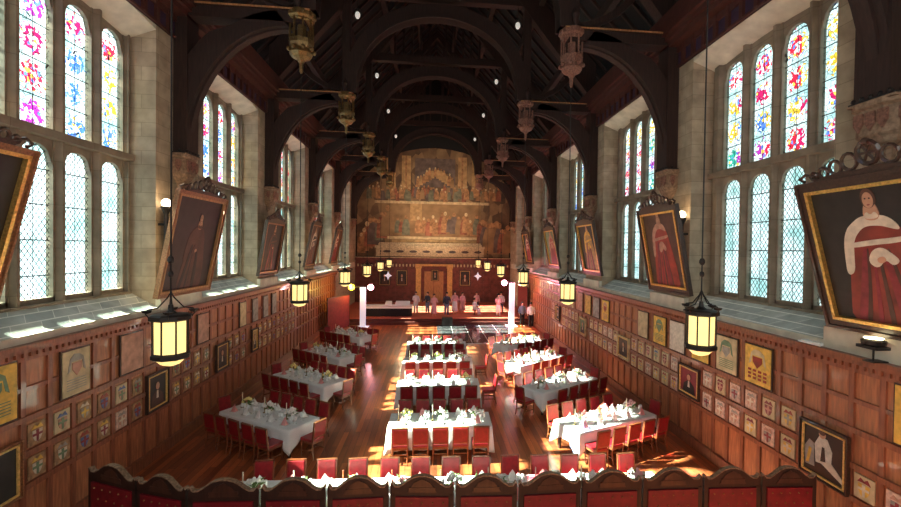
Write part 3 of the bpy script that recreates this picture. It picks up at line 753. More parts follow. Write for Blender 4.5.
AR = [
 (1, 10.26, .74, .86, 'paint_parchment', 'paint_grey', 'paint_green', 1, 'large armorial panel in parchment and green, right of the nearest right lantern'),
 (1, 9.20, .78, .86, 'paint_gold', 'paint_red', 'paint_parchment', 3, 'large golden armorial panel with rows of small emblems, right wall'),
 (1, 5.85, .78, .92, 'paint_gold', 'paint_green', 'paint_grey', 1, 'golden armorial panel cut by the right photo edge'),
 (1, 11.35, .74, .86, 'paint_gold', 'paint_rose', 'paint_parchment', 2, 'plain golden board behind the nearest right lantern'),
 (1, 12.5, .76, .86, 'paint_pale', 'paint_rose', 'paint_parchment', 2, 'pale blank board left of the nearest right lantern'),
 (1, 13.52, .72, .86, 'paint_gold', 'paint_green', 'paint_green', 1, 'armorial panel with green scrollwork on gold, right wall, second pier'),
 (1, 14.65, .66, .86, 'paint_parchment', 'paint_rose', 'paint_gold', 2, 'faded tan board at the left of three, right wall below the second window'),
 (1, 18.0, .7, .86, 'paint_gold', 'paint_red', 'paint_rose', 1, 'orange gold armorial board, nearest of the far four on the right wall'),
 (1, 19.05, .7, .86, 'paint_grey', 'paint_blue', 'paint_pale', 2, 'grey armorial board, right wall below the third window'),
 (1, 20.1, .7, .86, 'paint_gold', 'paint_rose', 'paint_gold', 2, 'ochre armorial board, right wall below the third pier'),
 (1, 21.2, .7, .86, 'paint_rose', 'paint_red', 'paint_gold', 2, 'rose armorial board, farthest of the four, right wall'),
 (-1, 7.75, .84, .95, 'paint_gold', 'paint_green', 'paint_green', 1, 'ochre armorial panel with green scrolls at the left photo edge'),
 (-1, 9.43, .66, .88, 'paint_parchment', 'paint_rose', 'paint_grey', 1, 'tan armorial panel with shield and mantling, left wall, above two small boards'),
 (-1, 11.07, .74, .88, 'paint_rose', 'paint_parchment', 'paint_rose', 2, 'dusty rose blank board on the left wall, left of the nearest lantern'),
 (-1, 13.0, .62, .86, 'paint_gold', 'paint_rose', 'paint_gold', 2, 'golden board just behind the nearest left lantern'),
 (-1, 14.3, .62, .86, 'paint_rose', 'paint_ochre', 'paint_ochre', 2, 'orange tan board with a scroll top, left wall below the second pier'),
 (-1, 17.15, .5, .86, 'paint_parchment', 'paint_red', 'paint_gold', 2, 'pale tan board, left wall below the second window'),
 (-1, 18.3, .5, .86, 'paint_grey', 'paint_red', 'paint_gold', 2, 'grey brown board, left wall beyond the pale tan one'),
 (-1, 19.4, .5, .86, 'paint_grey', 'paint_rose', 'paint_rose', 2, 'grey board, left wall below the third pier'),
 (-1, 20.4, .5, .86, 'paint_grey', 'paint_rose', 'paint_pale', 2, 'pale grey board just left of the second left lantern'),
]
for s, y, w, h, bg, c1, c2, st, lab in AR:
    o = armorial(w, h, bg, c1, c2, st); orient(o, s, y, 2.52, XP+.01, 0); tag(o, lab, 'armorial panel', 'large armorial panels, top row')
# far upper rows of boards on the right wall
SB = None
for y in [22.6+.62*i for i in range(12)]:
    for zi, z in ((0, 3.2), (1, 2.65)):
        c1, c2, me = variants[rnd.randrange(7)+7]
        o = bpy.data.objects.new('heraldic_board', me); COL.objects.link(o); orient(o, 1, y, z, XP+.03, 0)
        tag(o, '%s row heraldic board, %s and %s, %s of the far upper set, right wall' % (('top', 'second')[zi], CN[c1], CN[c2], ORD[int(round((y-22.6)/.62))]), 'heraldic board', 'small heraldic boards, two rows')

# things on the right ledge
tag(MB().box(7.07, 7.30, 7.55, 7.95, ZL+.005, ZL+.07).box(7.05, 7.10, 7.5, 8.0, ZL+.01, ZL+.05).build('ledge_lamp', 'hem_white', bevel=.015), 'small white flood lamp lying on the right panelling ledge', 'flood lamp')
root = empty('ledge_spotlight', (7.0, 5.9+.55, ZL))
m = MB(); m.box(-.1, .22, -.09, .09, 0, .02); m.tube([(0, 0, .02), (0, 0, .22)], .015, 6); m.box(-.14, .12, -.17, .17, .22, .27); m.build('stand', 'iron', root)
m = MB(); m.lathe([(.10, 0), (.16, .02), (.17, .08), (.12, .11)], 14, (0, 0, .27)); m.build('lamp_head', 'iron', root)
m = MB(); m.lathe([(.125, 0), (.13, .015)], 14, (-.0, 0, .38)); m.build('lens', 'cream_lamp', root)
tag(root, 'spotlight on a stand glowing yellow below the nearest right portrait', 'spotlight')

# ---------------------------------------------------------------- folding screen
pts = [(-5.55, 7.51), (-4.57, 7.08), (-3.69, 6.76), (-2.65, 6.71), (-1.69, 6.66), (-.77, 6.68), (.21, 6.60), (1.17, 6.56), (2.17, 6.57), (3.15, 6.56), (4.15, 6.54), (5.11, 6.50), (6.03, 6.44)]
root = empty('folding_screen', (0, 6.6, 0))
tag(root, 'tall folding screen of red buttoned leather panels with carved crests along the photo bottom', 'folding screen')
for i in range(12):
    a = Vector(pts[i]); b_ = Vector(pts[i+1]); d = b_-a; w = d.length; ang = math.atan2(d.y, d.x)
    mid = (a+b_)/2-Vector((0, 6.6))
    T = Matrix.Translation((mid.x, mid.y, 0)) @ Matrix.Rotation(ang, 4, 'Z')
    hw = w/2-.014
    m = MB(); m.m = T
    # shaped top rail
    prof = [(-1, 1.93), (-.95, 1.955), (-.90, 1.92), (-.86, 1.90), (-.72, 1.90), (-.58, 1.94), (-.46, 1.985), (-.30, 2.035), (-.10, 2.06), (.10, 2.06), (.30, 2.035), (.46, 1.985), (.58, 1.94), (.72, 1.90), (.86, 1.90), (.90, 1.92), (.95, 1.955), (1, 1.93)]
    m.strip([(t*hw, 1.77) for t, z in prof], [(t*hw, z) for t, z in prof], 'y', -.03, .03)
    m.box(-hw, -hw+.07, -.03, .03, .0, 1.80); m.box(hw-.07, hw, -.03, .03, .0, 1.80); m.box(-hw+.05, hw-.05, -.03, .03, .04, .16)
    m.box(-hw+.05, hw-.05, -.015, .015, .1, 1.8)
    fr = m.build('screen_panel', 'screen_wood', root)
    m = MB(); m.m = T
    for j in range(len(prof)-1):
        (t0, z0), (t1, z1) = prof[j], prof[j+1]
        m.prism([(t0*hw, z0), (t1*hw, z1), (t1*hw, z1+.014), (t0*hw, z0+.014)], 'y', -.04, .04)
    m.build('carved_edge', 'crest_edge', fr)
    m = MB(); m.m = T
    m.box(-hw+.08, hw-.08, -.045, .045, .18, 1.75)
    for r in range(5):
        for q in range(5 if r % 2 == 0 else 4):
            x = (-hw+.16)+(2*hw-.32)*((q+(.5 if r % 2 else 0))/4)
            m.ball((x, -.047, 1.67-r*.16), .014, 4, 1)
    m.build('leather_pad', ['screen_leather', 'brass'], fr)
    m = MB(); m.m = T; m.box(-.2*hw/.48, .2*hw/.48, -.045, -.028, 1.86, 1.9); m.prism([(-.22, 1.82), (.22, 1.82), (.12, 1.97), (0, 2.03), (-.12, 1.97)], 'y', -.04, -.028)
    m.build('carved_panel', 'dark_wood', fr)

# ---------------------------------------------------------------- chairs
def make_chair():
    root = empty('dining_chair')
    m = MB(); m.box(-.235, .235, -.21, .24, .43, .50); st_ = m.build('seat', 'red_leather', root, bevel=.02)
    m = MB(); m.box(-.23, .23, -.20, .235, .38, .43); m.build('seat_rail', 'chair_wood', st_)
    m = MB(); m.m = Matrix.Translation((0, -.215, .5)) @ Matrix.Rotation(math.radians(7), 4, 'X'); m.box(-.205, .205, -.035, .03, .06, .455); m.build('backrest', 'red_leather', root, bevel=.018)
    m = MB(); m.m = Matrix.Translation((0, -.215, .5)) @ Matrix.Rotation(math.radians(7), 4, 'X')
    m.box(-.235, -.205, -.028, .02, -.05, .48); m.box(.205, .235, -.028, .02, -.05, .48); m.box(-.235, .235, -.028, .02, .455, .482); m.box(-.205, .205, -.02, .015, .03, .06)
    m.build('back_frame', 'chair_wood', root)
    for x in (-1, 1):
        m = MB(); m.tube([(x*.215, .21, .43), (x*.215, .21, 0)], [.024, .017], 6); m.build('leg', 'chair_wood', root)
        m = MB(); m.tube([(x*.215, -.20, .45), (x*.215, -.20, .25), (x*.215, -.25, 0)], [.024, .021, .017], 6); m.build('leg', 'chair_wood', root)
    m = MB()
    for x in (-1, 1): m.box(x*.215-.012, x*.215+.012, -.2, .2, .16, .19)
    m.box(-.215, .215, -.012, .012, .16, .19); m.build('stretcher', 'chair_wood', root)
    return root
CHAIR = [None]
def chair(x, y, rz, label, group):
    o = make_chair() if CHAIR[0] is None else copy_tree(CHAIR[0])
    CHAIR[0] = CHAIR[0] or o
    o.location = (x, y, 0); o.scale = (.87, 1, 1); o.rotation_euler = (0, 0, rz+random.uniform(-.06, .06)); tag(o, label, 'chair', group); return o

PRO = {}
def proto(key, fn):
    """returns a linked object: the first call builds, later calls copy"""
    if key not in PRO: PRO[key] = fn(); return PRO[key]
    return copy_tree(PRO[key])
def f_plate():
    m = MB(); m.lathe([(.08, 0), (.10, .004), (.135, .014), (.14, .018), (.09, .010)], 16); return m.build('dinner_plate', 'porcelain', smooth=True)
def f_napkin(c):
    def f():
        m = MB(); n = 6
        m.add([(-.06, -.05, 0), (.06, -.05, 0), (.05, .05, 0), (-.05, .05, 0), (-.045, -.01, .09), (.045, -.01, .09), (0, .01, .16)],
              [(0, 3, 2, 1), (0, 1, 5, 4), (1, 2, 5), (3, 0, 4), (2, 3, 4, 5), (4, 5, 6), (5, 4, 6)])
        return m.build('folded_napkin', c)
    return f
def f_glass():
    r = empty('wine_glass')
    m = MB(); m.lathe([(.034, .10), (.042, .13), (.040, .18), (.034, .21)], 10); m.build('bowl', 'glassware', r, smooth=True)
    m = MB(); m.lathe([(.034, 0), (.032, .004), (.005, .01), (.005, .10), (.03, .105)], 8); m.build('stem', 'glassware', r, smooth=True)
    return r
def f_candle(c):
    def f():
        r = empty('candlestick')
        m = MB(); m.lathe([(.055, 0), (.05, .012), (.012, .03), (.018, .07), (.01, .12), (.026, .135), (.012, .15)], 10); m.build('holder', 'brass', r, smooth=True)
        m = MB(); m.lathe([(.012, .14), (.011, .44), (.004, .45)], 8); m.build('candle', c, r)
        return r
    return f
def f_flowers(c, seed):
    def f():
        rg = random.Random(seed); r = empty('flower_arrangement')
        m = MB(); m.lathe([(.05, 0), (.07, .05), (.06, .10), (.045, .13)], 10); m.build('vase', 'porcelain', r, smooth=True)
        m = MB()
        for i in range(26):
            a = rg.uniform(0, 2*PI); q = rg.uniform(.08, .24); z = rg.uniform(.12, .3)
            m.add([(0, 0, .12), (q*math.cos(a-.15)*.6, q*math.sin(a-.15)*.6, z*.9), (q*math.cos(a), q*math.sin(a), z), (q*math.cos(a+.15)*.6, q*math.sin(a+.15)*.6, z*.9+.01)], [(0, 1, 2, 3)])
        m.build('foliage', 'foliage', r)
        m = MB()
        for i in range(16):
            a = rg.uniform(0, 2*PI); q = rg.uniform(.0, .17); m.ball((q*math.cos(a), q*math.sin(a), .31-q*.7+rg.uniform(-.02, .04)), rg.uniform(.03, .048), 4)
        m.build('blossom', c, r)
        return r
    return f
def f_bottle():
    m = MB(); m.lathe([(.036, 0), (.038, .01), (.038, .18), (.014, .24), (.013, .30), (.015, .305)], 10); return m.build('bottle', 'foliage', smooth=True)
GC = [0]
def settings(T, L, D, n, sides, where_, row=None, nglass=2):
    """T maps table space to the world; long side L along x"""
    zt = .775
    def put(o, x, y, rz, lab, cat, grp):
        p = T @ Vector((x, y, zt)); o.location = p; o.rotation_euler = (0, 0, T.to_euler().z+rz); tag(o, lab, cat, grp)
    for sd in sides:
        for i in range(n):
            x = (i-(n-1)/2)*(L-.25)/n; y = sd*(D/2-.2)
            put(proto('plate', f_plate), x, y, 0, 'white dinner plate laid %s' % where_, 'plate', 'plates '+where_)
            c = ('white', 'pink')[(i*3+int(sd > 0)) % 4 == 0]
            p = proto('napkin'+c, f_napkin('napkin_'+c)); put(p, x, y, PI if sd > 0 else 0, '%s folded napkin standing on a plate %s' % (c, where_), 'napkin', '%s napkins %s' % (c, where_)); p.location.z += .014; p.scale = (1.3, 1.3, 1.35)
            for g in range(nglass):
                if GC[0] < 296:
                    put(proto('glass', f_glass), x+.10+.08*g, sd*(D/2-.36-.03*g), 0, 'wine glass beside a plate %s' % where_, 'glass', 'glasses '+where_); GC[0] += 1
    fl = ['petal_white', 'petal_pink', 'petal_yellow', 'petal_white']; m_ = max(3, int(L/.85))
    cn = {'petal_white': 'white', 'petal_pink': 'pink', 'petal_yellow': 'yellow'}
    for i in range(m_):
        x = -L/2+L*(i+.5)/m_; c = fl[random.randrange(4)]; sd_ = random.randrange(3)
        put(proto(('fl', c, sd_), f_flowers(c, sd_)), x, random.uniform(-.05, .05), random.uniform(0, 6), 'low arrangement of %s flowers with leaves %s' % (cn[c], where_), 'flowers', '%s flower arrangements %s' % (cn[c], where_))
        for dx in (-.21,):
            c = random.choice(('candle_red', 'candle_ivory', 'candle_ivory'))
            put(proto(c, f_candle(c)), x+dx, random.uniform(-.06, .06), 0, 'tall %s candle in a brass holder %s' % ('red' if c == 'candle_red' else 'ivory', where_), 'candle', '%s candles %s' % (c[7:], where_))
    for i in range(1):
        put(proto('bottle', f_bottle), random.uniform(-.2, .2)*L, .16, 0, 'dark wine bottle standing %s' % where_, 'bottle', 'bottles '+where_)

def table(cx, cy, ang, L, D, drop, corner, where_, short):
    root = empty('dining_table', (cx, cy, 0), (0, 0, ang))
    m = MB(); m.box(-L/2+.01, L/2-.01, -D/2+.01, D/2-.01, .73, .76); m.build('tabletop', 'dark_wood', root)
    for sx in (-1, 1):
        for sy in (-1, 1):
            m = MB(); m.box(sx*(L/2-.12)-.03, sx*(L/2-.12)+.03, sy*(D/2-.12)-.03, sy*(D/2-.12)+.03, 0, .73); m.build('leg', 'dark_wood', root)
    tag(root, 'long dining table under a white cloth %s' % short, 'dining table', 'long dining tables')
    # cloth
    per = []
    def edge(a, b_, n, nx, ny):
        for i in range(n):
            t = i/n; p = (a[0]+(b_[0]-a[0])*t, a[1]+(b_[1]-a[1])*t); dist = min(t, 1-t)*math.hypot(b_[0]-a[0], b_[1]-a[1])
            per.append((p, (nx, ny), dist, i == 0))
    nL, nD = int(L/.06), int(D/.06)
    h, v = L/2, D/2
    edge((-h, -v), (h, -v), nL, 0, -1); edge((h, -v), (h, v), nD, 1, 0); edge((h, v), (-h, v), nL, 0, 1); edge((-h, v), (-h, -v), nD, -1, 0)
    vs = []; n = len(per); levels = 5
    sgn = {0: (-1, -1)}
    for l in range(levels+1):
        for i, (p, nr, dist, isc) in enumerate(per):
            f = l/levels; cw = max(0, 1-dist/.38)
            dr = drop+(corner-drop)*cw**1.3
            # normal blends towards the diagonal near a corner
            dx, dy = nr[0]+(.8*cw*(1 if p[0] > 0 else -1) if abs(nr[0]) < .5 else 0), nr[1]+(.8*cw*(1 if p[1] > 0 else -1) if abs(nr[1]) < .5 else 0)
            out = f*(.03+.05*cw+.02*math.sin(i*.9)+.012*math.sin(i*2.3+1))
            vs.append((p[0]+dx*out, p[1]+dy*out, .772-f*dr-.004*(1 if l else 0)))
    fs = [tuple(range(n))]
    for l in range(levels):
        for i in range(n): fs.append((l*n+i, l*n+n+i, l*n+n+(i+1) % n, l*n+(i+1) % n))
    m = MB(); m.add(vs, fs)
    o = m.build('tablecloth', 'linen'); o.location = (cx, cy, 0); o.rotation_euler = (0, 0, ang)
    o.modifiers.new('thick', 'SOLIDIFY').thickness = -.003
    for pl in o.data.polygons[1:]: pl.use_smooth = True
    tag(o, 'white tablecloth hanging over the long table %s' % short, 'tablecloth', 'white tablecloths')
    return Matrix.Translation((cx, cy, 0)) @ Matrix.Rotation(ang, 4, 'Z')

ordn = ['nearest', 'second', 'third', 'farthest']
# centre column
for i, (y, wdt) in enumerate(((12.12, 2.78), (15.45, 2.85), (18.6, 2.9), (21.9, 2.9))):
    sh = ('of the centre column, %s row' % ordn[i]); wh = 'on the %s centre table' % ordn[i]
    T = table(.1, y, -.02, wdt, 1.0, .60, .70, wh, sh)
    settings(T, wdt, 1.0, 5, (-1, 1), wh)
    for q in range(5):
        x = .1+(q-2)*(wdt-.2)/5
        chair(x, y-.77, 0, 'red leather chair with its back to the camera, %s centre table, %s from left' % (ordn[i], ['first', 'second', 'third', 'fourth', 'fifth'][q]), 'chairs backing the camera, centre tables')
        chair(x, y+.77, PI, 'red leather chair facing the camera behind the %s centre table, %s from left' % (ordn[i], ['first', 'second', 'third', 'fourth', 'fifth'][q]), 'chairs facing the camera, centre tables')
chair(1.95, 18.6, PI/2, 'red dining chair at the right end of the third centre table', 'end chairs'); chair(1.9, 15.6, PI/2, 'red dining chair at the right end of the second centre table', 'end chairs')
# side columns: near front corner (aisle side), angle of the long side
R_ = math.radians
side = [
 ('left', 0, (-3.78, 11.62), 180-32, 2.79, 1.02, 1), ('left', 1, (-3.75, 15.2), 180-36, 2.75, 1.05, 1), ('left', 2, (-4.0, 18.95), 180-40, 2.7, 1.0, 1), ('left', 3, (-3.9, 23.3), 180-38, 2.6, 1.0, 1),
 ('right', 0, (3.64, 10.95), 22, 2.9, 1.02, -1), ('right', 1, (3.5, 14.1), 33, 2.95, 1.02, -1), ('right', 2, (3.40, 17.4), 36, 2.95, 1.02, -1), ('right', 3, (3.52, 20.95), 35, 2.95, 1.02, -1)]
cn5 = ['first', 'second', 'third', 'fourth', 'fifth']
for sd, i, c, a, L, D, _ in side:
    a = R_(a); d = Vector((math.cos(a), math.sin(a))); nrm = Vector((-d.y, d.x)) if sd == 'right' else Vector((d.y, -d.x))   # nrm points away from the camera
    ctr = Vector(c)+d*L/2+nrm*D/2
    ang = math.atan2(nrm.y, nrm.x)-PI/2                        # local +y = nrm
    sh = 'of the %s column, %s row' % (sd, ordn[i]); wh = 'on the %s table of the %s column' % (ordn[i], sd)
    T = table(ctr.x, ctr.y, ang, L, D, .34, .62, wh, sh)
    settings(T, L, D, 5, (-1, 1), wh)
    for q in range(5):
        x = (q-2)*(L-.2)/5
        p = T @ Vector((x, -D/2-.27, 0)); chair(p.x, p.y, ang, 'red dining chair, near side of the %s %s table, %s from its left end' % (ordn[i], sd, cn5[q]), 'near side chairs, %s tables' % sd)
        p = T @ Vector((x, D/2+.28, 0)); chair(p.x, p.y, ang+PI, 'red dining chair, far side of the %s %s table, %s from its left end' % (ordn[i], sd, cn5[q]), 'far side chairs, %s tables' % sd)
    ends = []
    if sd == 'left': ends = [(1, 'aisle'), (-1, 'wall')]
    else: ends = [(1, 'wall')] + ([(-1, 'aisle')] if i in (1, 2) else [])
    for e, nm in ends:
        p = T @ Vector((e*(L/2+.3), 0, 0))
        if abs(p.x) > 6.85: continue
        chair(p.x, p.y, ang+(PI/2 if e > 0 else -PI/2), 'red dining chair at the %s end of the %s table on the %s' % (nm, ordn[i], sd), 'end chairs')
# near cross table behind the screen
T = table(.25, 8.5, -.03, 8.6, 1.1, .5, .65, 'on the cross table behind the folding screen', 'running across behind the folding screen')
settings(T, 8.4, 1.1, 13, (-1, 1), 'on the cross table behind the folding screen', nglass=2)
for q in range(13):
    x = -3.65+q*.655
    chair(x, 9.25-.03*x, PI, 'red dining chair facing the camera behind the screen, %s from the left' % ORD[q], 'chairs along the cross table')

# ---------------------------------------------------------------- the far end
YD = 32.0; ZD = .42
struct(MB().box(-W, W, YD, YEND, 0, ZD-.03).box(-W, W, YD-.35, YD, 0, .2), 'trim_18', 'dais_front')
struct(MB().box(-W, W, YD-.03, YEND, ZD-.03, ZD), 'trim_19', 'dais_carpet')
# panelling of the end wall
mb = MB(); yy = YEND-.12
mb.box(-W, W, yy, YEND, ZD, 4.55)
for q in range(-12, 13): mb.box(q*.6-.04, q*.6+.04, yy-.04, yy, ZD, 3.6)
for z in (ZD, 1.5, 2.1, 3.55): mb.box(-W, W, yy-.05, yy, z, z+.1)
mb.box(-W, W, yy-.25, yy, 4.35, 4.62)
for q in range(-22, 23): mb.box(q*.32-.08, q*.32+.08, yy-.12, yy-.02, 3.75, 4.05)
struct(mb, 'trim_20', 'end_panelling')
m = MB()
for q in range(-22, 23):
    if abs(q) > 5: m.prism([(q*.32-.07, 4.0), (q*.32+.07, 4.0), (q*.32+.07, 3.8), (q*.32, 3.72), (q*.32-.07, 3.8)], 'y', yy-.16, yy-.12)
m.box(-W, W, yy-.30, yy-.25, 4.58, 4.64)
struct(m, 'trim_24', 'paint_parchment')
# doorway
root = empty('door_1', (0, yy, ZD)); root['kind'] = 'structure'
m = MB()
for x in (-1.45, 1.5): m.box(x-.24, x+.24, -.3, 0, 0, 3.3); m.box(x-.3, x+.3, -.36, 0, 3.2, 3.4); m.box(x-.3, x+.3, -.36, 0, 0, .2)
m.box(-1.75, 1.8, -.36, 0, 3.4, 3.6)
m.build('door_surround', 'gilt_pilaster', root)
for x in (-.9, .02):
    m = MB(); m.box(x, x+.88, -.12, -.02, 0, 2.9)
    for z in (.2, 1.1, 2.0): m.box(x+.12, x+.76, -.15, -.12, z, z+.75)
    m.build('door_leaf', 'gilt_oak', root)
o = picture('end_wall_picture', .7, 1.1, .07, fig_bust('paint_black', 'paint_black'), ('frame_dark', 'gold_paint'), False, .05, .02); o.location = (.1, yy-.2, ZD+2.0); tag(o, 'small dark picture over the doorway on the end wall', 'painting')
for x, lab in ((-3.0, 'dark portrait left of the doorway on the end wall'), (2.95, 'dark portrait right of the doorway on the end wall'), (-4.6, 'small dark portrait behind the left star lamp on the end wall')):
    o = picture('end_wall_picture', 1.05, 1.5, .08, fig_bust('paint_black', 'paint_brown'), ('frame_dark', 'gold_paint'), False, .05, .02); o.location = (x, yy-.06, 1.95); tag(o, lab, 'painting')
# frieze under the mural
yf = YEND-.135; m = MB(); m.box(-5.4, 4.7, yy-.28, yf, 4.72, 4.86); m.box(-5.4, 4.7, yy-.2, yf, 4.86, 5.5); m.box(-5.5, 4.8, yy-.34, yf, 5.5, 5.72); m.box(-5.2, 4.5, yy-.2, yf, 5.72, 5.9); m.box(-5.1, 4.4, yy-.3, yf, 5.9, 6.02)
for q in range(8):
    x = -4.9+q*1.22; m.box(x, x+1.0, yy-.23, yy-.2, 4.98, 5.38)
m2_ = m.build('carved_frieze', 'cream_frieze'); tag(m2_, 'pale carved stone frieze below the mural on the end wall', 'frieze')
m = MB()
for q in range(8):
    x = -4.9+q*1.22
    m.prism(ellipse(x+.5, 5.18, .36, .12), 'y', yy-.25, yy-.22)
m.build('frieze_medallion', 'dark_wood', m2_)
# mural: a generic crowded composition of tiers and columns
def mural():
    m, nt, N, L, b = newmat('mural_ground')
    tc = N.new('ShaderNodeTexCoord'); mp = N.new('ShaderNodeMapping'); mp.inputs['Scale'].default_value = (1, 1, .6); L.new(tc.outputs['Object'], mp.inputs[0])
    vo = N.new('ShaderNodeTexVoronoi'); vo.inputs['Scale'].default_value = 1.7; L.new(mp.outputs[0], vo.inputs['Vector'])
    nz = N.new('ShaderNodeTexNoise'); nz.inputs['Scale'].default_value = 1.1; nz.inputs['Detail'].default_value = 6; L.new(tc.outputs['Object'], nz.inputs['Vector'])
    sp = N.new('ShaderNodeSeparateXYZ'); L.new(vo.outputs['Color'], sp.inputs[0])
    cr = N.new('ShaderNodeValToRGB'); e = cr.color_ramp.elements
    e[0].position = .15; e[0].color = (.045, .028, .020, 1); e[1].position = .85; e[1].color = (.34, .22, .11, 1)
    q = e.new(.5); q.color = (.15, .085, .045, 1)
    mx = N.new('ShaderNodeMath'); mx.operation = 'ADD'; h = N.new('ShaderNodeMath'); h.operation = 'MULTIPLY'; h.inputs[1].default_value = .45
    L.new(sp.outputs[0], h.inputs[0]); L.new(h.outputs[0], mx.inputs[0])
    h2 = N.new('ShaderNodeMath'); h2.operation = 'MULTIPLY'; h2.inputs[1].default_value = .6; L.new(nz.outputs['Fac'], h2.inputs[0]); L.new(h2.outputs[0], mx.inputs[1])
    L.new(mx.outputs[0], cr.inputs[0]); L.new(cr.outputs[0], b.inputs['Base Color']); b.inputs['Roughness'].default_value = .8
mural()
mat('mural_gold', (.42, .25, .11), .8, var=.35, scale=2.5); mat('mural_sky', (.26, .15, .07), .8, var=.3, scale=1.2); mat('mural_shadow', (.13, .09, .075), .8, var=.4, scale=2)
mat('mural_figure', (.34, .17, .075), .8, var=.5, scale=4); mat('mural_robe', (.26, .09, .05), .8, var=.5, scale=3); mat('mural_pale', (.55, .40, .22), .8, var=.3, scale=4); mat('mural_teal', (.15, .14, .09), .8, var=.4, scale=3)
m = MB(); ym = YEND-.04
out = [(-7.2, 4.7), (7.2, 4.7), (7.2, 9.6)]
for i in range(1, 16):
    a = PI*i/16; out.append((7.2*math.cos(a) if abs(math.cos(a)) > .0 else 0, 9.6+5.4*math.sin(a)**.9))
out.append((-7.2, 9.6))
m.prism(out, 'y', ym, YEND-.003, 0)
mm = ['mural_ground', 'mural_gold', 'mural_sky', 'mural_figure', 'mural_robe', 'mural_pale', 'mural_teal', 'mural_shadow', 'skin']
m.prism([(-4.6, 6.0), (4.4, 6.0), (4.4, 9.9), (-5.2, 9.9)], 'y', ym-.01, ym, 2)
m.box(-5.6, 5.2, ym-.03, ym, 9.7, 9.95, 5); m.box(-4.4, 4.2, ym-.03, ym, 6.35, 6.6, 5); m.box(-4.0, 4.0, ym-.03, ym, 6.05, 6.3, 1)
m.box(-2.3, -1.2, ym-.02, ym, 8.1, 9.7, 1)
for x in (-4.1, -2.7, 2.6, 3.9): m.box(x-.42, x+.42, ym-.03, ym, 11.0, 14.2, 1); m.box(x-.1, x+.06, ym-.04, ym, 11.0, 14.2, 3)
m.box(-1.9, 1.9, ym-.02, ym, 11.3, 14.0, 7)
rg = random.Random(11)
FN = [0]
def fig(x, z, h, k, y0=.05):
    FN[0] += 1; y0 = y0+FN[0]*.0004; w = h*.2
    m.prism([(x-w, z), (x+w, z), (x+w*.9, z+h*.55), (x+w*.5, z+h*.8), (x-w*.5, z+h*.8), (x-w*.9, z+h*.5)], 'y', ym-y0, ym, k)
    m.prism(ellipse(x, z+h*.9, h*.08, h*.1, 8), 'y', ym-y0-.01, ym, 3 if k != 3 else 5)
for r_ in range(2):
    for i in range(30): fig(-6.1+i*.42+rg.uniform(-.15, .15), 9.9+rg.uniform(0, .35)+r_*.35, rg.uniform(.9, 1.35)-.2*r_, rg.choice((3, 4, 4, 6, 3, 7, 2)), .05-.015*r_)
for i in range(13): fig(-1.6+i*.27, 11.3+1.0*(1-abs(i-6)/6.), rg.uniform(.8, 1.2), rg.choice((1, 3, 1, 3, 2)), .06)
for i in range(22):
    x = -4.3+i*.41+rg.uniform(-.12, .12)
    if -2.4 < x < -1.7: continue
    fig(x, 6.6+rg.uniform(0, .5), rg.uniform(1.2, 2.1), rg.choice((3, 4, 6, 7, 4, 3, 2)))
for i in range(10): fig(-6.8+i*.27, 5.0+.2*i, rg.uniform(1.8, 2.8), rg.choice((7, 4, 6, 3, 2)), .05)
for i in range(10): fig(4.6+i*.27, 4.9+rg.uniform(0, .5), rg.uniform(2.2, 3.4), rg.choice((4, 7, 3, 4, 2)), .05)
o = m.build('wall_mural', mm); tag(o, 'arched golden brown mural crowded with robed figures filling the end wall', 'mural')

# desk with white cloth on the dais
root = empty('serving_table', (-3.4, 33.3, ZD)); m = MB(); m.box(-1.75, 1.75, -.4, .4, .72, .75); m.build('tabletop', 'dark_wood', root)
m = MB(); m.box(-1.76, 1.76, -.42, .42, .02, .70); m.build('black_skirt', 'black_cloth', root, bevel=.01)
tag(root, 'black skirted serving table on the left of the dais', 'table')
o = MB().box(-5.2, -1.6, 32.85, 33.75, ZD+.755, ZD+.80).box(-5.2, -1.6, 32.85, 32.87, ZD+.60, ZD+.78).build('white_runner', 'linen'); tag(o, 'white cloth runner on the black skirted table', 'tablecloth')
for x, w, lab in ((-3.4, .5, 'small open white box on the serving table'), (-2.35, 1.1, 'wide white slanted board on the right of the serving table')):
    m = MB(); m.add([(-w/2, -.2, 0), (w/2, -.2, 0), (w/2, .2, 0), (-w/2, .2, 0), (-w/2+.05, .1, .28), (w/2, .1, .28), (w/2, .2, .28), (-w/2+.05, .2, .28)], [(0, 3, 2, 1), (4, 5, 6, 7), (0, 1, 5, 4), (1, 2, 6, 5), (2, 3, 7, 6), (3, 0, 4, 7)])
    o = m.build('display_board', 'linen', loc=(x, 33.35, ZD+.81)); tag(o, lab, 'board')
# black loudspeaker in front of the dais
root = empty('loudspeaker', (.93, 31.25, 0)); m = MB(); m.box(-.38, .38, -.25, .25, 0, .62); m.build('cabinet', 'black_plastic', root, bevel=.02)
m = MB(); m.lathe([(.2, 0), (.17, .02)], 14); g_ = m.build('grille', 'iron', root); g_.rotation_euler = (PI/2, 0, 0); g_.location = (0, -.25, .31)
tag(root, 'black box loudspeaker standing before the dais centre', 'loudspeaker')

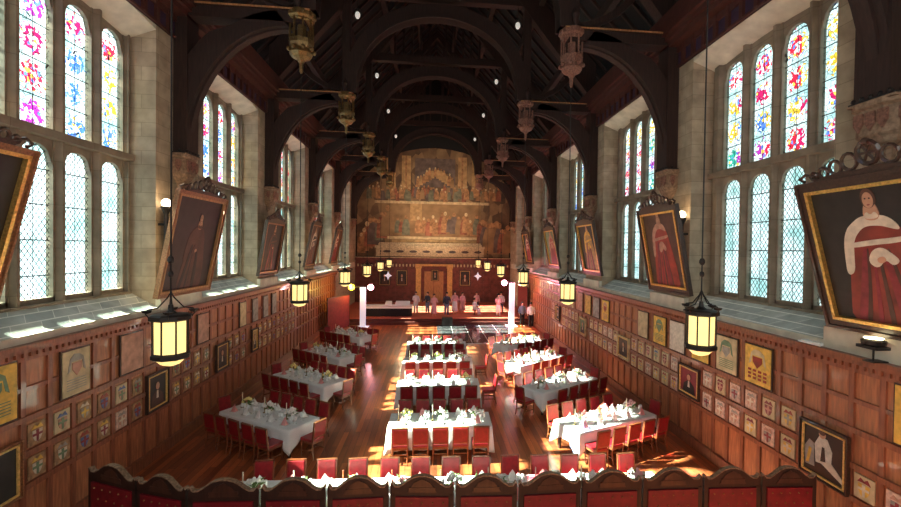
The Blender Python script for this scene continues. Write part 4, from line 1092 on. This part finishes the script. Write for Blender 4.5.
# white lighting columns
for x, y, z0, h, c, lab in ((-4.9, 30.9, 0, 2.75, 'yellow_lamp', 'white covered lighting column left of the dais with yellow and pink lamps'), (5.55, 31.1, 0, 3.1, 'pink_lamp', 'white covered lighting column right of the dais with pink and cream lamps')):
    root = empty('lighting_column', (x, y, z0))
    m = MB(); m.box(-.18, .18, -.18, .18, .03, h); m.box(-.4, .4, -.4, .4, 0, .03); m.build('scrim', 'white_scrim', root, bevel=.02)
    m = MB(); m.box(-.9, .7, -.03, .03, h, h+.06); m.build('crossbar', 'iron', root)
    for dx, mt in (((-.75, 'yellow_lamp'), (.55, 'pink_lamp')) if x < 0 else ((-.6, 'pink_lamp'), (.6, 'cream_lamp'))):
        m = MB(); m.lathe([(.08, .0), (.17, .15), (.17, .2)], 12); q = m.build('lamp_housing', 'iron', root); q.rotation_euler = (PI/2, 0, 0); q.location = (dx, .02, h+.02)
        m = MB(); m.ball((0, 0, 0), .21, 7); q = m.build('lamp_lens', mt, root); q.location = (dx, -.2, h+.02)
    tag(root, lab, 'lighting column')
def point(name, loc, e, c, r=.15):
    l = bpy.data.lights.new(name, 'POINT'); l.energy = e; l.color = c; l.shadow_soft_size = r
    o = bpy.data.objects.new(name, l); COL.objects.link(o); o.location = loc; return o
point('column_lamp_light', (-5.65, 30.4, 2.7), 60, (1, .6, .1)); point('column_lamp_light', (-4.3, 30.4, 2.7), 40, (1, .4, .45))
point('column_lamp_light', (5.0, 30.6, 3.1), 200, (1, .25, .4)); point('column_lamp_light', (6.2, 30.6, 3.1), 30, (1, .8, .5))
ST = None
for x, lab in ((-4.2, 'white star shaped lamp on the end wall left of the doorway'), (4.1, 'white star shaped lamp on the end wall right of the doorway')):
    m = MB(); P_ = []
    for i in range(8):
        r = .36 if i % 2 == 0 else .15; P_.append((r*math.sin(2*PI*i/8), r*1.15*math.cos(2*PI*i/8)))
    m.prism(P_, 'y', -.06, .06); o = m.build('star_lamp', 'cream_lamp' if False else 'white_scrim', loc=(x, YEND-1.0, 2.95)); 
    m = MB(); m.tube([(0, 0, .4), (0, 0, 1.5), (0, .85, 1.5)], .015, 5); m.build('wall_arm', 'iron', o)
    tag(o, lab, 'star lamp', 'star lamps on the end wall')
point('end_wall_light', (-2.6, 35.5, 4.3), 55, (1, .72, .42)); point('end_wall_light', (2.9, 35.5, 4.3), 55, (1, .65, .42))
# spots aimed up at the mural
for x in (-3.2, 3.2):
    l = bpy.data.lights.new('mural_spot', 'SPOT'); l.energy = 800; l.color = (1, .80, .56); l.spot_size = R_(75); l.spot_blend = .8; l.shadow_soft_size = .2
    o = bpy.data.objects.new('mural_spot', l); COL.objects.link(o); o.location = (x, 34.2, 4.9)
    d = Vector((-x*.3, YEND, 10.0))-o.location; o.rotation_euler = d.to_track_quat('-Z', 'Y').to_euler()
# red side screens at the dais
for x, s, lab in ((-6.3, -1, 'red fabric screen standing at the left end of the panelling by the dais'), (6.9, 1, 'red fabric screen standing at the right wall beside the dais')):
    root = empty('fabric_screen', (x, 29.8 if s < 0 else 33.8, 0 if s < 0 else ZD)); 
    root.rotation_euler = (0, 0, R_(70) if s < 0 else R_(-85))
    m = MB(); m.box(-1.3, 1.3, -.02, .02, .05, 2.2); m.build('fabric', 'red_hanging', root)
    m = MB(); 
    for a in (-1.33, 1.3): m.box(a, a+.04, -.03, .03, 0, 2.25)
    m.box(-1.33, 1.34, -.03, .03, 2.2, 2.25); m.build('frame', 'dark_wood', root)
    tag(root, lab, 'screen')

# ---------------------------------------------------------------- people
def skin_mesh(name, verts, edges, radii, mt, parent, sub=1):
    me = bpy.data.meshes.new(name); me.from_pydata(verts, edges, []); o = bpy.data.objects.new(name, me); COL.objects.link(o)
    sk = o.modifiers.new('s', 'SKIN'); sk.use_smooth_shade = True
    for i, r in enumerate(radii):
        v = me.skin_vertices[0].data[i]; v.radius = (r, r) if not isinstance(r, tuple) else r; v.use_root = (i == 0)
    o.modifiers.new('d', 'SUBSURF').levels = sub; o.modifiers['d'].render_levels = sub
    bpy.context.view_layer.update()
    dg = bpy.context.evaluated_depsgraph_get(); nm = bpy.data.meshes.new_from_object(o.evaluated_get(dg)); nm.name = name
    bpy.data.objects.remove(o); nm.materials.clear(); nm.materials.append(M(mt))
    r = bpy.data.objects.new(name, nm); COL.objects.link(r); r.parent = parent; return r
def person(loc, rz, H, top, bottom, hair, label, pose='stand', dress=False, arm=(0, 0)):
    root = empty('person', loc, (0, 0, rz)); k = H/1.75
    V = []; E_ = []; Rr = []
    def v(p, r, par=None):
        V.append(tuple(c*k for c in p)); Rr.append((r[0]*k, r[1]*k) if isinstance(r, tuple) else r*k); i = len(V)-1
        if par is not None: E_.append((par, i))
        return i
    sit = pose == 'sit'; hz = .52 if sit else .94
    pel = v((0, 0, hz), (.13, .10)); ab = v((0, 0, hz+.16), (.12, .09), pel); ch = v((0, 0, hz+.36), (.15, .10), ab); nk = v((0, 0, hz+.53), .055, ch)
    hd0 = v((0, -.01, hz+.61), .07, nk); hd = v((0, -.015, hz+.69), .088, hd0); v((0, -.01, hz+.77), .07, hd); 
    v((0, -.105, hz+.675), .014, hd)
    hands = []
    for s, a in ((-1, arm[0]), (1, arm[1])):
        hip = v((s*.09, 0, hz-.04), .085, pel)
        if sit: kn = v((s*.11, -.42, hz), .065, hip); an = v((s*.11, -.44, .09), .042, kn)
        else: kn = v((s*.10, -.02, .50), .06, hip); an = v((s*.11, .01, .09), .042, kn)
        v((s*.12, (-.44 if sit else 0)-.14, .035), .035, an)
        sh = v((s*.19, 0, hz+.46), .06, ch)
        el = v((s*.25, -.10*a, hz+.20+.03*a), .042, sh); wr = v((s*(.25-.05*a), -.12-.22*a if a else -.05, hz-.03+.30*a), .03, el)
        E_[-1] = (el, wr)
        hn = v((s*(.24-.05*a), V[wr][1]/k-.04*(1 if a else .3), V[wr][2]/k-.06*(1-a)), .026, wr)
        hx, hy, hzv = (c/k for c in V[hn])
        for f in range(4):
            fx = hx+(f-1.5)*.018; ln = (.05, .062, .066, .055)[f]
            v((fx, hy-ln*(.4+.6*a), hzv-ln*(1-.6*a)), .008, hn)
        v((hx-s*.035, hy-.03, hzv), .009, hn)
    skin_mesh('body', V, E_, Rr, 'skin', root)
    m = MB(); m.m = Matrix.Scale(k, 4)
    m.lathe([(.165, hz-.06), (.15, hz+.12), (.17, hz+.3), (.185, hz+.42), (.14, hz+.50), (.07, hz+.54)], 12)
    for v_ in range(len(m.v)): x, y, z = m.v[v_]; m.v[v_] = (x*1.12, y*.78, z)
    m.build('jacket', top, root, smooth=True)
    for s, a in ((-1, arm[0]), (1, arm[1])):
        m = MB(); m.m = Matrix.Scale(k, 4)
        m.tube([(s*.17, 0, hz+.47), (s*.25, -.10*a, hz+.20+.03*a), (s*(.25-.05*a), -.12-.20*a if a else -.05, hz+.0+.28*a)], [.072, .055, .042], 8); m.build('sleeve', top, root, smooth=True)
    if dress:
        m = MB(); m.m = Matrix.Scale(k, 4); m.lathe([(.25, .22), (.22, .5), (.19, .8), (.165, hz+.05)], 14); m.build('skirt', bottom, root, smooth=True)
    else:
        for s in (-1, 1):
            m = MB(); m.m = Matrix.Scale(k, 4)
            pth = [(s*.09, 0, hz), (s*.11, -.42, hz), (s*.11, -.44, .1)] if sit else [(s*.085, 0, hz), (s*.10, -.02, .5), (s*.11, .01, .08)]
            m.tube(pth, [.105, .082, .065], 8); m.build('trouser_leg', bottom, root, smooth=True)
    m = MB(); m.m = Matrix.Scale(k, 4); m.ball((0, .02, hz+.745), .105, 7); m.build('hair', hair, root, smooth=True)
    tag(root, label, 'person'); return root
person((-1.4, 34.3, ZD), .2, 1.7, 'cloth_white', 'cloth_white', 'hair_brown', 'person in pale clothes standing left of the doorway on the dais', arm=(.6, 0))
person((-.5, 34.6, ZD), -.6, 1.65, 'cloth_navy', 'cloth_blue', 'hair_brown', 'person in dark top walking behind the person in pink', arm=(.3, .4))
person((.0, 32.9, ZD), .3, 1.68, 'cloth_pink', 'cloth_pink', 'hair_brown', 'person in a pink dress in front of the doorway', dress=True, arm=(.5, .7))
person((.95, 33.2, ZD), .1, 1.78, 'cloth_navy', 'cloth_blue', 'hair_dark', 'person in dark clothes standing behind the loudspeaker', arm=(0, .5))
person((1.62, 34.2, ZD), -.3, 1.75, 'cloth_pink', 'cloth_white', 'hair_dark', 'person in a long pale gown beside the person in dark clothes', dress=True)
person((2.25, 34.8, ZD), .5, 1.62, 'cloth_pink', 'cloth_pink', 'hair_brown', 'person in a rose dress alone to the right of the pale gown', dress=True)
person((3.4, 35.0, ZD), .4, 1.65, 'cloth_pink', 'cloth_navy', 'hair_brown', 'person standing behind the seated person on the dais')
person((3.1, 33.6, ZD), .9, 1.7, 'cloth_white', 'cloth_white', 'hair_brown', 'person in white seated on a stool on the dais', pose='sit', arm=(.8, .8))
m = MB(); m.lathe([(.18, .0), (.03, .03), (.03, .35), (.17, .38), (.17, .42)], 12); o = m.build('stool', 'dark_wood', loc=(3.1, 33.6, ZD)); tag(o, 'small dark stool under the seated person in white', 'stool')
person((4.85, 32.9, ZD), .2, 1.7, 'cloth_pink', 'cloth_white', 'hair_dark', 'left one of two people beside the right lighting column', arm=(.5, .5))
person((5.3, 34.4, ZD), -.2, 1.7, 'cloth_white', 'cloth_navy', 'hair_dark', 'right one of two people beside the right lighting column')
person((6.3, 31.0, 0), .2, 1.75, 'cloth_blue', 'black_cloth', 'hair_dark', 'person in a dark suit standing right of the lighting column')
person((6.85, 30.6, 0), -.2, 1.75, 'cloth_white', 'black_cloth', 'hair_dark', 'person in a white shirt closest to the right wall')

# ---------------------------------------------------------------- light
w = bpy.data.worlds.new('sky'); SC.world = w; w.use_nodes = True; wn = w.node_tree.nodes; wl = w.node_tree.links
bg = wn['Background']
sk = wn.new('ShaderNodeTexNoise'); sk.inputs['Scale'].default_value = 2.; tcw = wn.new('ShaderNodeTexCoord'); wl.new(tcw.outputs['Generated'], sk.inputs['Vector'])
rp = wn.new('ShaderNodeValToRGB'); rp.color_ramp.elements[0].color = (.90, .95, 1, 1); rp.color_ramp.elements[1].color = (1, 1, 1, 1); rp.color_ramp.elements[0].position = .35; rp.color_ramp.elements[1].position = .6
wl.new(sk.outputs['Fac'], rp.inputs[0]); wl.new(rp.outputs[0], bg.inputs[0]); 
sx_ = wn.new('ShaderNodeSeparateXYZ'); wl.new(tcw.outputs['Generated'], sx_.inputs[0])
mr = wn.new('ShaderNodeMapRange'); mr.inputs['From Min'].default_value = -1; mr.inputs['From Max'].default_value = 1     # the sky is brighter on the sun's side
mr.inputs['To Min'].default_value = 2.7; mr.inputs['To Max'].default_value = 1.05; wl.new(sx_.outputs[0], mr.inputs['Value']); wl.new(mr.outputs[0], bg.inputs[1])
for s in (-1, 1):
    for k in win_k:
        y1 = Y0+B*k; yc = y1-OPEN/2
        l = bpy.data.lights.new('window_portal', 'AREA'); l.shape = 'RECTANGLE'; l.size = 6.6; l.size_y = OPEN; l.cycles.is_portal = True
        o = bpy.data.objects.new('window_portal', l); COL.objects.link(o); o.location = (s*(XG+.25), yc, (ZS+ZH)/2)
        o.rotation_euler = Matrix(((0, 0, s, 0), (0, 1, 0, 0), (-s, 0, 0, 0), (0, 0, 0, 1))).to_euler()
l = bpy.data.lights.new('window_portal', 'AREA'); l.shape = 'RECTANGLE'; l.size = 6.4; l.size_y = 6.8; l.cycles.is_portal = True  # portal of the added back wall window
o = bpy.data.objects.new('window_portal', l); COL.objects.link(o); o.location = (0, YBACK-.45, 8.6); o.rotation_euler = (PI/2, 0, 0); o.rotation_euler = Vector((0, 1, 0)).to_track_quat('-Z', 'Y').to_euler()
l = bpy.data.lights.new('back_fill', 'AREA'); l.shape = 'RECTANGLE'; l.size = 6.3; l.size_y = 6.6; l.energy = 300; l.color = (1, .94, .85)  # added frontal fill, unseen behind the camera
o = bpy.data.objects.new('back_fill', l); COL.objects.link(o); o.location = (0, YBACK+.05, 8.6); o.rotation_euler = Vector((0, 1, 0)).to_track_quat('-Z', 'Y').to_euler()
l = bpy.data.lights.new('sun', 'SUN'); l.energy = 80; l.color = (1, .88, .70); l.angle = R_(.6)
o = bpy.data.objects.new('sun', l); COL.objects.link(o); o.rotation_euler = Vector((1, .04, -.72)).to_track_quat('-Z', 'Y').to_euler()

for o_ in bpy.data.objects:
    if 'label' in o_ and not 4 <= len(o_['label'].split()) <= 16: print('LABEL', len(o_['label'].split()), o_['label'])
# ---------------------------------------------------------------- camera
YAW, PIT, ROL, F, CX, CY, CC = .1005, -.0154, .0138, 439.2255, 476.6184, 255.8088, -.1728
c, s = math.cos(YAW), math.sin(YAW); A = Matrix(((c, -s, 0), (s, c, 0), (0, 0, 1)))
c, s = math.cos(PIT), math.sin(PIT); Bm = Matrix(((1, 0, 0), (0, c, s), (0, -s, c)))
c, s = math.cos(ROL), math.sin(ROL); Cm = Matrix(((c, 0, s), (0, 1, 0), (-s, 0, c)))
Mx = Cm @ Bm @ A
r, d, u = Mx[0], Mx[1], Mx[2]
rot = Matrix((( r[0], u[0], -d[0]), (r[1], u[1], -d[1]), (r[2], u[2], -d[2])))
cd = bpy.data.cameras.new('camera'); cam = bpy.data.objects.new('camera', cd); COL.objects.link(cam)
cam.matrix_world = Matrix.Translation((CC, 0, 5.5)) @ rot.to_4x4()
cd.sensor_width = 36; cd.lens = F/901*36; cd.shift_x = (450.5-CX)/901; cd.shift_y = (CY-253.5)/901; cd.clip_end = 200
SC.camera = cam
SC.view_settings.view_transform = 'Standard'; SC.view_settings.look = 'None'; SC.view_settings.gamma = 1; SC.view_settings.use_curve_mapping = False
SC.view_settings.exposure = .9
SC.cycles.max_bounces = 8; SC.cycles.transparent_max_bounces = 12; SC.cycles.sample_clamp_indirect = 6; SC.cycles.use_denoising = True
